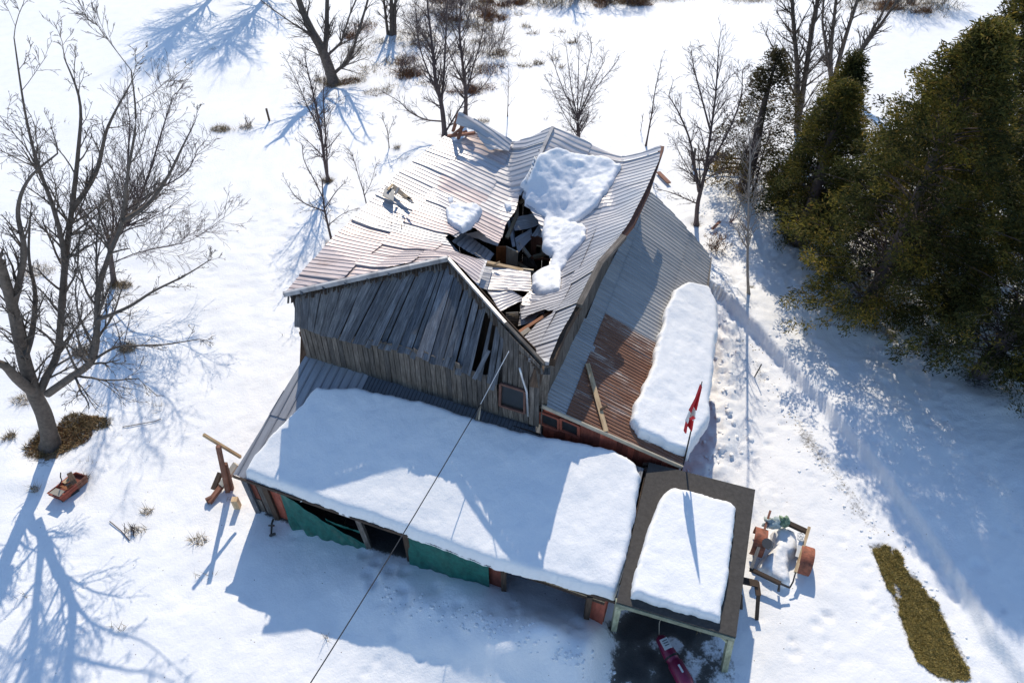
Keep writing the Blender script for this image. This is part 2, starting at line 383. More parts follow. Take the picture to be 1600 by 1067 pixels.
def axis(lo, hi, step, far, growth):
    a = list(np.arange(lo, hi, step)); s_ = step; x = a[-1]
    while x < far: s_ *= growth; x += s_; a.append(x)
    s_ = step; x = lo; pre = []
    while x > -far: s_ *= growth; x -= s_; pre.append(x)
    return np.array(pre[::-1]+a)
gx = axis(-15, 17, .11, 900, 1.11); gy = axis(6.5, 31, .11, 900, 1.09)
X, Y = np.meshgrid(gx, gy, indexing='ij'); xs = X.ravel(); ys = Y.ravel(); zs = gz(xs, ys)
far = np.hypot(xs, ys-30) > 120; zs = np.where(far, 0, zs)
d3, _, _, _ = segdist(xs, ys, DIRTB); dr = .40*np.exp(-(d3/.6)**2)*np.clip(.75+1.1*fbm(xs*.8, ys*.8, 3), .2, 1.3)*(1-.0*xs)
d4, _, _ = sdf(xs, ys, DRIVE); dr = np.maximum(dr, sstep(-.6, .3, d4)*np.clip(.80+.9*1.5*fbm(xs*1.3, ys*1.3, 4)+1.2*sstep(9.0, 10.2, ys-.0), .3, 1))  # dirty drive; full black under the carport roof paints its shade
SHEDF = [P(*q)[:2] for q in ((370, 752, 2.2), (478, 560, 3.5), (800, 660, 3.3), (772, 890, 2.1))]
d9, _, _ = sdf(xs, ys, SHEDF); dr = np.maximum(dr, sstep(.0, .5, d9))  # soil floor, blackened to paint the shade inside the shed bays
for (tx, ty, r) in BASES: dr = np.maximum(dr, .6*np.exp(-(np.hypot(xs-tx, ys-ty)/(r*1.3))**2))
cedarzone = np.array([G0(*q) for q in ((1240, 375), (1350, 480), (1440, 530), (1530, 580), (1620, 650))])
d6, _, _, _ = segdist(xs, ys, cedarzone); dr = np.maximum(dr, .42*np.exp(-(d6/1.6)**2))
d7, _, _, _ = segdist(xs, ys, [G0(560, 85), G0(640, 60), G0(720, 100), G0(770, 60)]); dr = np.maximum(dr, .38*np.exp(-(d7/5)**2))
dr = dr*(1-sstep(120, 200, np.hypot(xs, ys)))
d5, _, _ = sdf(xs, ys, TURF); dr = np.maximum(dr, .5*np.exp(-(np.minimum(d5, 0)/.22)**2)); d5, _, _ = sdf(xs, ys, [G0(*q) for q in ((48, 690), (60, 672), (95, 668), (125, 650), (175, 655), (165, 668), (130, 685), (105, 705), (70, 716), (48, 708))]); dr = np.maximum(dr, .5*np.exp(-(np.minimum(d5, 0)/.2)**2))
ni, nj = X.shape; idx = np.arange(ni*nj).reshape(ni, nj)
F = np.stack([idx[:-1, :-1], idx[1:, :-1], idx[1:, 1:], idx[:-1, 1:]], -1).reshape(-1, 4)
g = np_mesh('snow_ground', np.stack([xs, ys, zs], 1), F, M_SNOW, attrs={'dirt_shade': dr}); tag(g, kind='structure')
def gp(u, v, up=0.):
    p = G0(u, v)
    for _ in range(5):
        z = float(gz(p[0:1], p[1:2])[0]); p = P(u, v, z)[:2]
    return np.array([p[0], p[1], z+up])
def hz(x, y): return float(gz(np.array([x]), np.array([y]))[0])

# ------------------------------------------------------------------ thin plate surface through surveyed points
def tps(pts, lam=.02):
    p = np.array([P(*q) for q in pts]); n = len(p); x = p[:, :2]; z = p[:, 2]
    def U(r): return np.where(r > 1e-9, r*r*np.log(r+1e-12), 0)
    K = U(np.linalg.norm(x[:, None]-x[None], axis=2))+lam*np.eye(n); Q = np.hstack([np.ones((n, 1)), x])
    A = np.block([[K, Q], [Q.T, np.zeros((3, 3))]]); c = np.linalg.solve(A, np.concatenate([z, [0, 0, 0]]))
    def f(X_, Y_):
        X_ = np.asarray(X_, float); Y_ = np.asarray(Y_, float)
        r = np.sqrt((X_[..., None]-x[:, 0])**2+(Y_[..., None]-x[:, 1])**2)
        return (U(r)*c[:n]).sum(-1)+c[n]+c[n+1]*X_+c[n+2]*Y_
    return f
def facets(pts, k=.75, lam=.02):
    """sheet metal does not curve: flat facets between the surveyed points, sharp creases along their edges"""
    from mathutils.geometry import delaunay_2d_cdt
    g_ = tps(pts, lam); p = np.array([P(*q) for q in pts])
    _, _, tris, _, _, _ = delaunay_2d_cdt([Vector((float(a[0]), float(a[1]))) for a in p], [], [], 0, 1e-5)
    def f(X_, Y_):
        X_ = np.asarray(X_, float); Y_ = np.asarray(Y_, float); base = g_(X_, Y_); out = np.full(X_.shape, np.nan)
        for t in tris:
            a, b, c = (p[i] for i in t); den = (b[1]-c[1])*(a[0]-c[0])+(c[0]-b[0])*(a[1]-c[1])
            if abs(den) < 1e-9: continue
            l0 = ((b[1]-c[1])*(X_-c[0])+(c[0]-b[0])*(Y_-c[1]))/den; l1 = ((c[1]-a[1])*(X_-c[0])+(a[0]-c[0])*(Y_-c[1]))/den; l2 = 1-l0-l1
            m_ = (l0 > -1e-3) & (l1 > -1e-3) & (l2 > -1e-3); out = np.where(m_ & np.isnan(out), l0*a[2]+l1*b[2]+l2*c[2], out)
        return np.where(np.isnan(out), base, k*np.nan_to_num(out)+(1-k)*base)
    return f
def plane(pts):
    p = np.array([P(*q) for q in pts]); A = np.hstack([p[:, :2], np.ones((len(p), 1))]); c = np.linalg.lstsq(A, p[:, 2], rcond=None)[0]
    return lambda X_, Y_: c[0]*np.asarray(X_, float)+c[1]*np.asarray(Y_, float)+c[2]
ANG = math.radians(-20); AD = np.array([math.cos(ANG), math.sin(ANG)]); BD = np.array([-math.sin(ANG), math.cos(ANG)])   # along the gable / along the barn
def to_ab(p): p = np.asarray(p)[..., :2]; return p@AD, p@BD
def sheet(name, poly, f, ar, br, m, parent, pitch=.22, h=.028, ribs_along='a', lift=0., step=.16, jit=None, minc=6):
    """corrugated sheet: part of poly (plan) inside the a and b ranges, on the height field f"""
    if ribs_along == 'a':
        la = np.arange(ar[0], ar[1]+step*.5, (ar[1]-ar[0])/max(1, round((ar[1]-ar[0])/step)))
        k0 = math.floor(br[0]/pitch)-1; k1 = math.ceil(br[1]/pitch)+1
        prof = [(0., 0), (.74, 0), (.81, 1), (.93, 1)]
        lb = np.array([(k+q)*pitch for k in range(k0, k1) for q, _ in prof]); hb = np.array([hh for k in range(k0, k1) for _, hh in prof])*h
        mk = (lb > br[0]+.004) & (lb < br[1]-.004); e_ = np.interp(br, lb, hb); lb = np.concatenate([[br[0]], lb[mk], [br[1]]]); hb = np.concatenate([e_[:1], hb[mk], e_[1:]])
        if len(lb) < 2: return None
        A_, B_ = np.meshgrid(la, lb, indexing='ij'); H_ = np.broadcast_to(hb, A_.shape)
    else:
        lb = np.arange(br[0], br[1]+step*.5, (br[1]-br[0])/max(1, round((br[1]-br[0])/step)))
        k0 = math.floor(ar[0]/pitch)-1; k1 = math.ceil(ar[1]/pitch)+1
        prof = [(0., 0), (.74, 0), (.81, 1), (.93, 1)]
        la = np.array([(k+q)*pitch for k in range(k0, k1) for q, _ in prof]); ha = np.array([hh for k in range(k0, k1) for _, hh in prof])*h
        mk = (la > ar[0]+.004) & (la < ar[1]-.004); e_ = np.interp(ar, la, ha); la = np.concatenate([[ar[0]], la[mk], [ar[1]]]); ha = np.concatenate([e_[:1], ha[mk], e_[1:]])
        if len(la) < 2: return None
        A_, B_ = np.meshgrid(la, lb, indexing='ij'); H_ = np.broadcast_to(ha[:, None], A_.shape)
    sh = A_.shape; x = (A_*AD[0]+B_*BD[0]).ravel(); y = (A_*AD[1]+B_*BD[1]).ravel()
    d, nx, ny = sdf(x, y, poly); ix = np.arange(x.size).reshape(sh)
    q = np.stack([ix[:-1, :-1], ix[1:, :-1], ix[1:, 1:], ix[:-1, 1:]], -1).reshape(-1, 4)
    keep = (d[q] > 0).any(1) & (d[q].mean(1) > -.06)
    q = q[keep]
    if len(q) < minc: return None
    out = (d < 0); x = np.where(out, nx, x); y = np.where(out, ny, y)
    z = f(x, y)+H_.ravel()+lift
    if jit is not None: z = z+jit[0]+jit[1]*(A_.ravel()-ar[0])+jit[2]*(B_.ravel()-br[0])
    uvs = np.stack([A_.ravel(), B_.ravel()/pitch] if ribs_along == 'a' else [B_.ravel(), A_.ravel()/pitch], 1)
    used = np.unique(q); mp = np.full(x.size, -1); mp[used] = np.arange(len(used))
    return np_mesh(name, np.stack([x, y, z], 1)[used], mp[q], m, parent, smooth=False, uv=uvs[used])
def snow_slab(name, poly, f, T, parent=None, cell=.07, edge=.30, rough=.05, lump=0., label=None, cat='snow', lift=.0, wob=.10, group=None, droop=0.):
    poly = np.array([np.asarray(p)[:2] for p in poly]); lo = poly.min(0)-.2; hi = poly.max(0)+.2
    a = np.arange(lo[0], hi[0], cell); b = np.arange(lo[1], hi[1], cell); A_, B_ = np.meshgrid(a, b, indexing='ij'); x = A_.ravel(); y = B_.ravel()
    d, nx, ny = sdf(x, y, poly); d0 = d.copy(); d = d+wob*fbm(x*1.1+4, y*1.1, 3)+.05*fbm(x*4.3, y*4.3, 3)
    ix = np.arange(x.size).reshape(A_.shape); q = np.stack([ix[:-1, :-1], ix[1:, :-1], ix[1:, 1:], ix[:-1, 1:]], -1).reshape(-1, 4)
    q = q[(d[q] > 0).any(1)]
    t = np.clip(d/edge, 0, 1); prof = np.sqrt(np.clip(1-(1-t)**2, 0, 1))
    z = f(x, y)+lift+(T+rough*fbm(x*1.4, y*1.4, 4)+.22*rough*fbm(x*6, y*6, 3)+lump*np.abs(fbm(x*2.3, y*2.3, 5))+.35*lump*np.abs(fbm(x*6.5, y*6.5, 3)))*prof
    z = np.where(d <= 0, f(x, y)+lift-.03-droop, z)
    # slide outside vertices back on to the outline
    gxn = np.where(d0 > 0, nx-x, x-nx); gyn = np.where(d0 > 0, ny-y, y-ny); L = np.hypot(gxn, gyn)+1e-6
    mv = (d <= 0) & (d > -cell*1.5); s_ = np.where(d0 > 0, 1, 1)*(-d)
    x = np.where(mv, x-gxn/L*s_, x); y = np.where(mv, y-gyn/L*s_, y)
    used = np.unique(q); mp = np.full(x.size, -1); mp[used] = np.arange(len(used))
    V = np.stack([x, y, z], 1)[used]; o = np_mesh(name, V, mp[q], M_SLAB, parent)
    if label: tag(o, label, cat, group)
    return o

# ------------------------------------------------------------------ BARN
WC = None
bL = P(480, 557, 3.6); bR = P(845, 665, 3.6)
barn = empty('barn', (-2.0, 20.5, 0), 'weathered grey timber barn with its ribbed metal roof caved in under snow', 'barn')
wn = np.array([bL[1]-bR[1], bR[0]-bL[0]]); wn = -wn/np.linalg.norm(wn); wn = wn if wn[1] < 0 else -wn       # outward (towards camera)
wn3 = np.array([wn[0], wn[1], 0]); wc = wn@bL[:2]
def PW(u, v, off=0.):
    d = ray(u, v); t = (wc+off)/(wn@d[:2]); return np.array([d[0]*t, d[1]*t, CAMH+d[2]*t])
def interp(x, pts):
    return float(np.interp(x, [p[0] for p in pts], [p[1] for p in pts]))
RAKE = [(446, 457), (575, 428), (700, 404), (760, 470), (800, 517), (848, 566)]
RAKEZ = [(446, 6.6), (575, 6.9), (700, 7.2), (848, 6.5)]
def rk(u, dv=0, dz=0): return P(u, interp(u, RAKE)+dv, interp(u, RAKEZ)+dz)
BREAK = [(462, 512), (556, 535), (632, 550), (728, 582), (790, 606), (840, 625)]
BASE_ = [(470, 554), (480, 557), (845, 665), (860, 670)]
# lower boards
n = 46
us = np.linspace(466, 842, n+1)
for i in range(n):
    u0, u1 = us[i], us[i+1]; sh = 14*(1-(u0-466)/376)     # lines of the corner lean
    b0, b1 = u0+sh, u1+sh
    p0 = PW(b0, interp(b0, BASE_)+3); p1 = PW(b1-1.0, interp(b1, BASE_)+3)
    t_ = random.uniform(-.03, .06)
    if u0 < 774:
        q0 = PW(u0, interp(u0, BREAK)-6-random.uniform(0, 5)); q1 = PW(u1-1.0, interp(u1, BREAK)-6-random.uniform(0, 5))
        off = 0
    else:
        q0 = rk(u0+2, 10); q1 = rk(u1+1.4, 10)
    if 781 < u0 < 818:      # window stands here
        tb = [(781, 599), (820, 612)]
        q0b = q0; m0 = PW(u0, interp(u0, tb)-1, 0); m1 = PW(u1-1, interp(u1, tb)-1, 0)
        MB().slab([m0, m1, q1, q0], .025, wn3).build('board', M_BROWN, barn)
        tb = [(781, 632), (820, 643)]
        m0 = PW(u0, interp(u0, tb), 0); m1 = PW(u1-1, interp(u1, tb), 0)
        MB().slab([p0, p1, m1, m0], .025, wn3).build('board', M_BROWN, barn); continue
    MB().slab([p0+wn3*t_*.4, p1+wn3*t_*.4, q1, q0], .025, wn3).build('board', M_BROWN, barn)
# upper boards, leaning back; bluish skylight painted into their grey
SK = [(458, 460), (475, 478), (556, 612), (632, 684), (690, 727), (728, 757), (762, 778), (790, 804)]
us = list(np.linspace(460, 730, 28))+[737, 745, 754, 760, 771, 777]
for i in range(len(us)-1):
    u0, u1 = us[i], us[i+1]
    if (abs(u0-737) < 4) or (754 <= u0 < 760): continue
    gap = random.choice([.3, .5, .6, .8, 2.2]) if u0 > 480 else .6
    dv = random.uniform(-2, 3)+(6 if random.random() < .1 else 0)
    tilt = random.uniform(-2.5, 2.5)
    p0 = PW(u0, interp(u0, BREAK)+dv, .14); p1 = PW(u1-gap, interp(u1, BREAK)+dv+random.uniform(-1, 1), .14)
    t0 = interp(u0, SK)+tilt*.6; t1 = interp(u1, SK)-gap+tilt*.6
    q0 = rk(t0, 9, -.12); q1 = rk(t1, 9, -.12)
    lf = random.uniform(0, .05)
    p0[1] -= lf; p1[1] -= lf
    MB().slab([p0, p1, q1, q0], .03).build('board', M_GREY, barn)
# loose boards hanging askew near the right
for (a, b) in (((742, 590), (765, 545)), ((770, 607), (783, 562)), ((705, 556), (719, 470)), ((648, 520), (690, 412))):
    def GS(u, v):      # a place on the leaning upper gable
        vb, vr = interp(u, BREAK), interp(u, RAKE); f = (v-vb)/(vr-vb); return PW(u, vb, .14)*(1-f)+rk(u, 0, -.1)*f+wn3*.07
    p = GS(*a); q = GS(*b)
    MB().beam(p, q, .13, .025, wn3).build('loose_board', M_GREY, barn)
# dark backing behind the boards: posts and girts of the gable frame
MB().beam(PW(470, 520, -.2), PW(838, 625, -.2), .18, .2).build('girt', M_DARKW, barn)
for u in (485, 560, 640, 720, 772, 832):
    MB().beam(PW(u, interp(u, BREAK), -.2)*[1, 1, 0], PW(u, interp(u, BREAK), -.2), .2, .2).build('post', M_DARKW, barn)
for i, (u0, u1) in enumerate(zip(range(468, 836, 23), range(493, 862, 23))):      # added boards a step behind the gable to block light through its gaps
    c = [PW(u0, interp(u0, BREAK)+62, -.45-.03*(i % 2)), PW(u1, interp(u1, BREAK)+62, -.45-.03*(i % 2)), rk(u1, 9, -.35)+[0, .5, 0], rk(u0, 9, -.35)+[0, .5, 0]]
    MB().slab(c, .03, wn3).build('inner_light_blocker', M_DARKW, barn)
# fringe of broken sheathing ends under the rake
fr = MB(); fr2 = MB()
for u in np.arange(452, 846, 2.6):
    l = random.uniform(4, 12)+(5 if u > 700 else 0)
    a = rk(u, 3, -.06)+np.array([0, -.10, 0]); b = rk(u+random.uniform(-1, 2.5), 3+l, -.06-l*.012)+np.array([0, -.12, 0])
    (fr if random.random() < .6 else fr2).beam(a, b, random.uniform(.05, .1), .02, wn3)
o = fr.build('sheathing_ends', M_DARKW, barn); o['kind'] = 'stuff'
o = fr2.build('splintered_ends', M_BROWN, barn); o['kind'] = 'stuff'
for (a, b) in ((452, 575), (575, 700), (700, 775), (775, 846)):      # added boards behind the fringe, blocking light slits under the rake
    MB().slab([rk(a, 0, -.55)+[0, .05, 0], rk(b, 0, -.55)+[0, .05, 0], rk(b, 0, -.02)+[0, .05, 0], rk(a, 0, -.02)+[0, .05, 0]], .04, wn3).build('rake_light_blocker', M_DARKW, barn)
# rake trims
MB().beam(rk(443, 3, .03), rk(700, 0, .06), .10, .16).build('rake_board', M_TIND, barn)
MB().beam(rk(700, 0, .06), rk(790, 0, .06), .09, .10).build('rake_board', M_TIN, barn)
MB().beam(rk(790, 0, .06), rk(850, 3, .03), .09, .12).build('rake_board', M_BROWN, barn)
for u in np.arange(470, 640, 34): MB().beam(rk(u, 1, .05)+[0, -.06, .02], rk(u+3, 7, -.05)+[0, -.06, 0], .06, .05).build('rafter_end', M_GREY, barn)
# window in the gable
wf = MB(); c4 = [PW(781, 633, .04), PW(820, 645, .04), PW(820, 611, .04), PW(782, 599, .04)]
fr_ = None
wf.beam(c4[0], c4[1], .07, .08); wf.beam(c4[1], c4[2], .07, .08, wn3); wf.beam(c4[2], c4[3], .07, .08); wf.beam(c4[3], c4[0], .07, .08, wn3)
win = wf.build('window', M_FADEDR, barn)
gl = MB().slab([c4[0]-wn3*.05, c4[1]-wn3*.05, c4[2]-wn3*.05, c4[3]-wn3*.05], .02, wn3).build('pane', M_GLASS, win)
# conduit on the wall
cd = MB().tube([PW(812, 575, .14), PW(816, 590, .12), PW(823, 612, .08), PW(825, 650, .06)], .035, 6).build('conduit', M_STEEL, barn, True)
# other walls of the barn
eL = P(448, 455, 6.6); eR = P(850, 565, 6.5); BL = P(695, 212, 6.4); BR = P(1026, 248, 6.7)
def wall_boards(a, b, ha, hb, nb, m, z0=0., f=None):
    a = np.asarray(a)[:2]; b = np.asarray(b)[:2]
    for i in range(nb):
        f0, f1 = i/nb, (i+.985)/nb; p = a+(b-a)*f0; q = a+(b-a)*f1; h0 = min(7., min(f(*p), f(*q)) if f else ha)-random.uniform(0, .05)
        nrm = np.array([(b-a)[1], -(b-a)[0], 0]); nrm /= np.linalg.norm(nrm)
        nrm *= (1 if nrm[:2]@(p-np.array([-.5, 21.5])) > 0 else -1)
        o_ = random.uniform(0, .03)
        c = [np.array([*p, z0]), np.array([*q, z0]), np.array([*q, h0]), np.array([*p, h0])]
        c = [k+nrm*o_ for k in c]
        MB().slab(c, .025, nrm).build('side_board', m, barn)
cL = bL+np.array([.0, .1, 0]); cR = bR+np.array([0, .1, 0])
cBL = np.array([BL[0]+.35, BL[1]-.3]); cBR = np.array([BR[0]-.5, BR[1]-.3])
MB().slab([np.array([*bL[:2], .35]), np.array([*bR[:2], .35]), np.array([*cBR, .35]), np.array([*cBL, .35])], .2, (0, 0, 1)).build('barn_floor', M_DARKW, barn)

# --- caved-in roof, left slope
LPT = [(448, 453, 6.62), (575, 426, 6.92), (700, 401, 7.24), (510, 383, 6.5), (570, 320, 6.4), (625, 268, 6.35), (695, 212, 6.4),
       (640, 388, 6.35), (600, 350, 6.2), (708, 396, 6.45), (680, 300, 5.9), (740, 300, 5.6), (780, 330, 5.2), (740, 250, 6.05), (795, 265, 5.75), (800, 310, 5.3),
       (790, 378, 4.9), (750, 350, 5.25), (765, 222, 6.35), (800, 224, 6.2), (830, 215, 6.5), (863, 200, 7.0), (838, 255, 6.35), (812, 315, 5.3), (757, 410, 6.3), (745, 446, 6.85), (725, 424, 7.05), (700, 352, 5.8)]
fL = facets(LPT)
def plan2(pts, f, off, vmid):      # outline seen at snow height on the far side, at roof height on the near side
    return np.array([PH(u, v, f, off if v < vmid(u) else 0)[:2] for u, v in pts])
def plan(pts, f): return np.array([PH(u, v, f)[:2] for u, v in pts])
polyL = plan([(446, 458), (510, 383), (570, 322), (625, 268), (695, 213), (712, 222), (745, 205), (775, 214), (800, 224), (832, 214), (864, 199), (838, 256), (812, 300), (806, 330),
              (790, 352), (778, 384), (735, 352), (712, 372), (692, 366), (712, 395), (758, 409), (745, 445), (703, 403), (575, 428)], fL)
aa, bb = to_ab(polyL); a0, a1, b0, b1 = aa.min(), aa.max(), bb.min(), bb.max()
cuts = np.arange(b0, b1+.9, .88)
for i in range(len(cuts)-1):
    ctr = [a0, a0+3.4+random.uniform(-.2, .2)*0, a1+.01]
    mids = [a0, a0+(a1-a0)*.30, a0+(a1-a0)*.62, a1]
    for j in range(3):
        sheet('roof_sheet', polyL, fL, (mids[j]-(.12 if j else 0), mids[j+1]), (cuts[i], cuts[i+1]+.04), (M_TINP if (i < 5 and j < 3) or (j == 1 and i % 3 == 0) or (j == 2 and i in (7, 8)) else M_TIN), barn,
              jit=(random.uniform(0, .03)+.02*((i+j) % 2)+(.03 if random.random() < .10 else 0), random.uniform(-.008, .012), random.uniform(-.035, .035)), h=.022)
# back-left flap lifted off
FPT = [(717, 178, 7.35), (742, 203, 6.9), (712, 212, 6.6), (762, 208, 6.75), (775, 240, 6.25), (748, 232, 6.35), (800, 221, 6.3), (700, 222, 6.5)]
fF = facets(FPT)
polyF = plan([(717, 178), (742, 188), (770, 203), (800, 223), (795, 240), (765, 238), (742, 208), (712, 196)], fF)
fa, fb = to_ab(polyF)
for i, (x0, x1) in enumerate(zip(np.linspace(fb.min(), fb.max(), 4)[:-1], np.linspace(fb.min(), fb.max(), 4)[1:])):
    sheet('lifted_sheet', polyF, fF, (fa.min(), fa.max()), (x0, x1+.03), M_TIN, barn, lift=.08)
for (a, b) in (((704, 214, 6.3), (724, 198, 6.9)), ((716, 218, 6.3), (722, 196, 6.9)), ((700, 213, 6.3), (742, 208, 6.7)), ((708, 205, 6.5), (716, 180, 7.3)), ((712, 212, 6.2), (728, 206, 6.6))):
    MB().beam(P(*a), P(*b), .14, .10).build('purlin', M_BROWNP, barn)
# fold of sheets bent over beside the gable peak
# --- right slope
RPT = [(865, 197, 7.05), (840, 255, 6.4), (812, 318, 5.35), (895, 209, 6.85), (925, 222, 6.65), (950, 235, 6.5), (975, 246, 6.4), (1002, 240, 6.7), (1031, 230, 7.1), (900, 290, 5.75), (950, 280, 6.0), (880, 350, 5.0), (870, 430, 4.7),
       (930, 350, 5.7), (1028, 255, 6.95), (1008, 300, 6.8), (985, 350, 6.65), (945, 400, 6.55), (900, 478, 6.45), (858, 560, 6.4), (822, 545, 5.6), (840, 480, 5.0), (880, 470, 5.6), (925, 405, 5.9), (960, 330, 6.0), (815, 490, 4.7)]
fR = facets(RPT)
polyR = plan([(864, 199), (900, 213), (935, 232), (975, 247), (1004, 238), (1033, 229), (1030, 250), (1008, 300), (985, 345), (962, 378), (925, 430), (900, 478), (872, 530), (858, 563), (829, 557),
              (818, 530), (838, 508), (868, 488), (845, 484), (815, 500), (812, 478), (830, 455), (850, 440), (862, 400), (850, 370), (838, 345), (822, 322), (815, 310), (838, 256)], fR)
aa, bb = to_ab(polyR); a0, a1, b0, b1 = aa.min(), aa.max(), bb.min(), bb.max()
cuts = np.arange(b0, b1+.9, .88)
for i in range(len(cuts)-1):
    mids = [a0, a0+(a1-a0)*.40, a0+(a1-a0)*.70, a1]
    for j in range(3):
        sheet('roof_sheet', polyR, fR, (mids[j]-(.12 if j else 0), mids[j+1]), (cuts[i], cuts[i+1]+.04), M_TIN, barn,
              jit=(random.uniform(0, .03)+.02*((i+j) % 2)+(.03 if random.random() < .10 else 0), random.uniform(-.008, .012), random.uniform(-.035, .035)), h=.022)
roofz = lambda x, y: float((fL if x < .8 else fR)(np.array([x]), np.array([y]))[0])-.10
wall_boards(cL, cBL, 6.3, 6.0, 30, M_BROWN, f=roofz); wall_boards(cR, cBR, 5.7, 6.0, 30, M_BROWN, f=roofz); wall_boards(cBL, cBR, 4.2, 4.4, 26, M_BROWN, f=roofz)
# ridge boards, eave boards
def strip(pts, w_, h_, m, name, dz=0.):
    for a, b in zip(pts[:-1], pts[1:]): MB().beam(P(a[0], a[1], a[2]+dz), P(b[0], b[1], b[2]+dz), w_, h_).build(name, m, barn)
strip([(864, 199, 7.05), (838, 255, 6.4), (812, 305, 5.5)], .12, .1, M_TIND, 'ridge_board', .03)
strip([(806, 285, 5.3), (808, 335, 4.9), (792, 372, 4.6)], .13, .1, M_NEWW, 'broken_rafter', -.05)
strip([(1034, 232, 7.0), (1012, 298, 6.7), (988, 350, 6.5), (962, 382, 6.45)], .18, .22, M_BROWNP, 'eave_beam', -.16)
strip([(975, 370, 6.6), (938, 412, 6.5), (905, 478, 6.4)], .2, .16, M_BROWN, 'eave_board', .02)
strip([(908, 470, 6.3), (880, 520, 6.2), (862, 566, 6.2)], .2, .3, M_DARKW, 'eave_beam', -.12)
strip([(446, 460, 6.5), (510, 386, 6.4), (570, 324, 6.3), (625, 271, 6.25), (693, 216, 6.3)], .05, .12, M_TIND, 'eave_board', -.04)
strip([(826, 560, 6.4), (858, 566, 6.4)], .12, .14, M_TIND, 'eave_cap', 0.02)
MB().beam(P(842, 572, 6.2), P(835, 600, 5.5), .3, .3).build('corner_post', M_DARKW, barn)
MB().beam(P(846, 580, 6.0), P(842, 628, 4.4), .5, .25).build('corner_post', M_BROWN, barn)
# --- wreckage inside the hole
def zq(zx, zy, z): return P(680+zx*.1874, 340+zy*.1874, z)
def crumple(name, pts, m, th=.012, sub=8, amp=.05):
    """bent quad sheet through 4 surveyed corners"""
    c = [zq(*p) for p in pts]; n_ = sub*3
    s_, t_ = np.meshgrid(np.linspace(0, 1, n_+1), np.linspace(0, 1, n_+1), indexing='ij'); s_ = s_[..., None]; t_ = t_[..., None]
    V = c[0]*(1-s_)*(1-t_)+c[1]*s_*(1-t_)+c[2]*s_*t_+c[3]*(1-s_)*t_
    L = np.linalg.norm(c[3]-c[0]); W_ = np.linalg.norm(c[1]-c[0])
    fz = amp*fbm(V[..., 0]*1.3+pts[0][0], V[..., 1]*1.3, 3)*2.
    rb = .022*((np.floor(t_[..., 0]*n_) % 3) == 0)
    V = V.copy(); V[..., 2] += fz+rb
    ix = np.arange((n_+1)**2).reshape(n_+1, n_+1); q = np.stack([ix[:-1, :-1], ix[1:, :-1], ix[1:, 1:], ix[:-1, 1:]], -1).reshape(-1, 4)
    uv = np.stack([s_[..., 0]*W_, t_[..., 0]*n_/3.], -1).reshape(-1, 2)
    return np_mesh(name, V.reshape(-1, 3), q, m, barn, smooth=False, uv=uv)
crumple('torn_sheet', [(250, 140, 4.9), (590, 75, 4.6), (520, 245, 4.2), (300, 165, 4.7)], M_TIN)
crumple('torn_sheet', [(240, 110, 4.95), (140, 205, 5.1), (440, 385, 4.4), (495, 315, 4.2)], M_TIND)
crumple('torn_sheet', [(0, 110, 5.5), (120, 300, 5.6), (200, 290, 5.2), (60, 120, 5.45)], M_TIND, amp=.02)
crumple('torn_sheet', [(625, 0, 4.6), (880, -40, 4.6), (870, 60, 4.4), (665, 125, 4.3)], M_TIN)
crumple('torn_sheet', [(665, 175, 4.1), (800, 90, 4.3), (815, 160, 4.2), (690, 300, 3.8)], M_TIN)
crumple('torn_sheet', [(800, 150, 4.3), (870, 55, 4.5), (950, 90, 4.5), (950, 170, 4.3)], M_TIN)
crumple('torn_sheet', [(400, 410, 4.8), (795, 460, 4.5), (810, 625, 4.6), (420, 600, 5.0)], M_TIN)
crumple('torn_sheet', [(425, 590, 5.0), (600, 595, 4.8), (755, 690, 4.5), (545, 780, 4.9)], M_TIN)
crumple('torn_sheet', [(400, 405, 5.0), (480, 420, 4.9), (430, 600, 5.1), (365, 580, 5.3)], M_TIND)
crumple('torn_sheet', [(770, 640, 4.7), (985, 650, 5.1), (900, 810, 5.0), (700, 800, 4.6)], M_TIN)
crumple('torn_sheet', [(720, 745, 4.5), (930, 750, 4.9), (800, 880, 4.8), (690, 915, 4.4)], M_TIN)
crumple('torn_sheet', [(100, 300, 5.9), (435, 360, 5.5), (360, 570, 5.8), (120, 330, 6.2)], M_TIN, amp=.03)
def zslab(name, pts, th, m): return MB().slab([zq(*p) for p in pts], th).build(name, m, barn)
zslab('wall_panel', [(505, 380, 3.2), (592, 385, 3.2), (592, 245, 4.2), (508, 245, 4.2)], .05, M_ORW)
zslab('wall_panel', [(590, 385, 3.3), (685, 410, 3.2), (690, 290, 4.0), (592, 243, 4.25)], .05, M_TAN)
zslab('wall_panel', [(795, 320, 3.1), (840, 325, 3.1), (842, 165, 4.2), (795, 150, 4.3)], .06, M_BROWNP)
zslab('wall_panel', [(842, 235, 3.8), (965, 255, 3.8), (962, 180, 4.2), (842, 160, 4.3)], .06, M_BROWNP)
zslab('wall_panel', [(730, 400, 2.6), (850, 420, 2.6), (810, 340, 3.0), (735, 330, 3.0)], .05, M_BROWN)
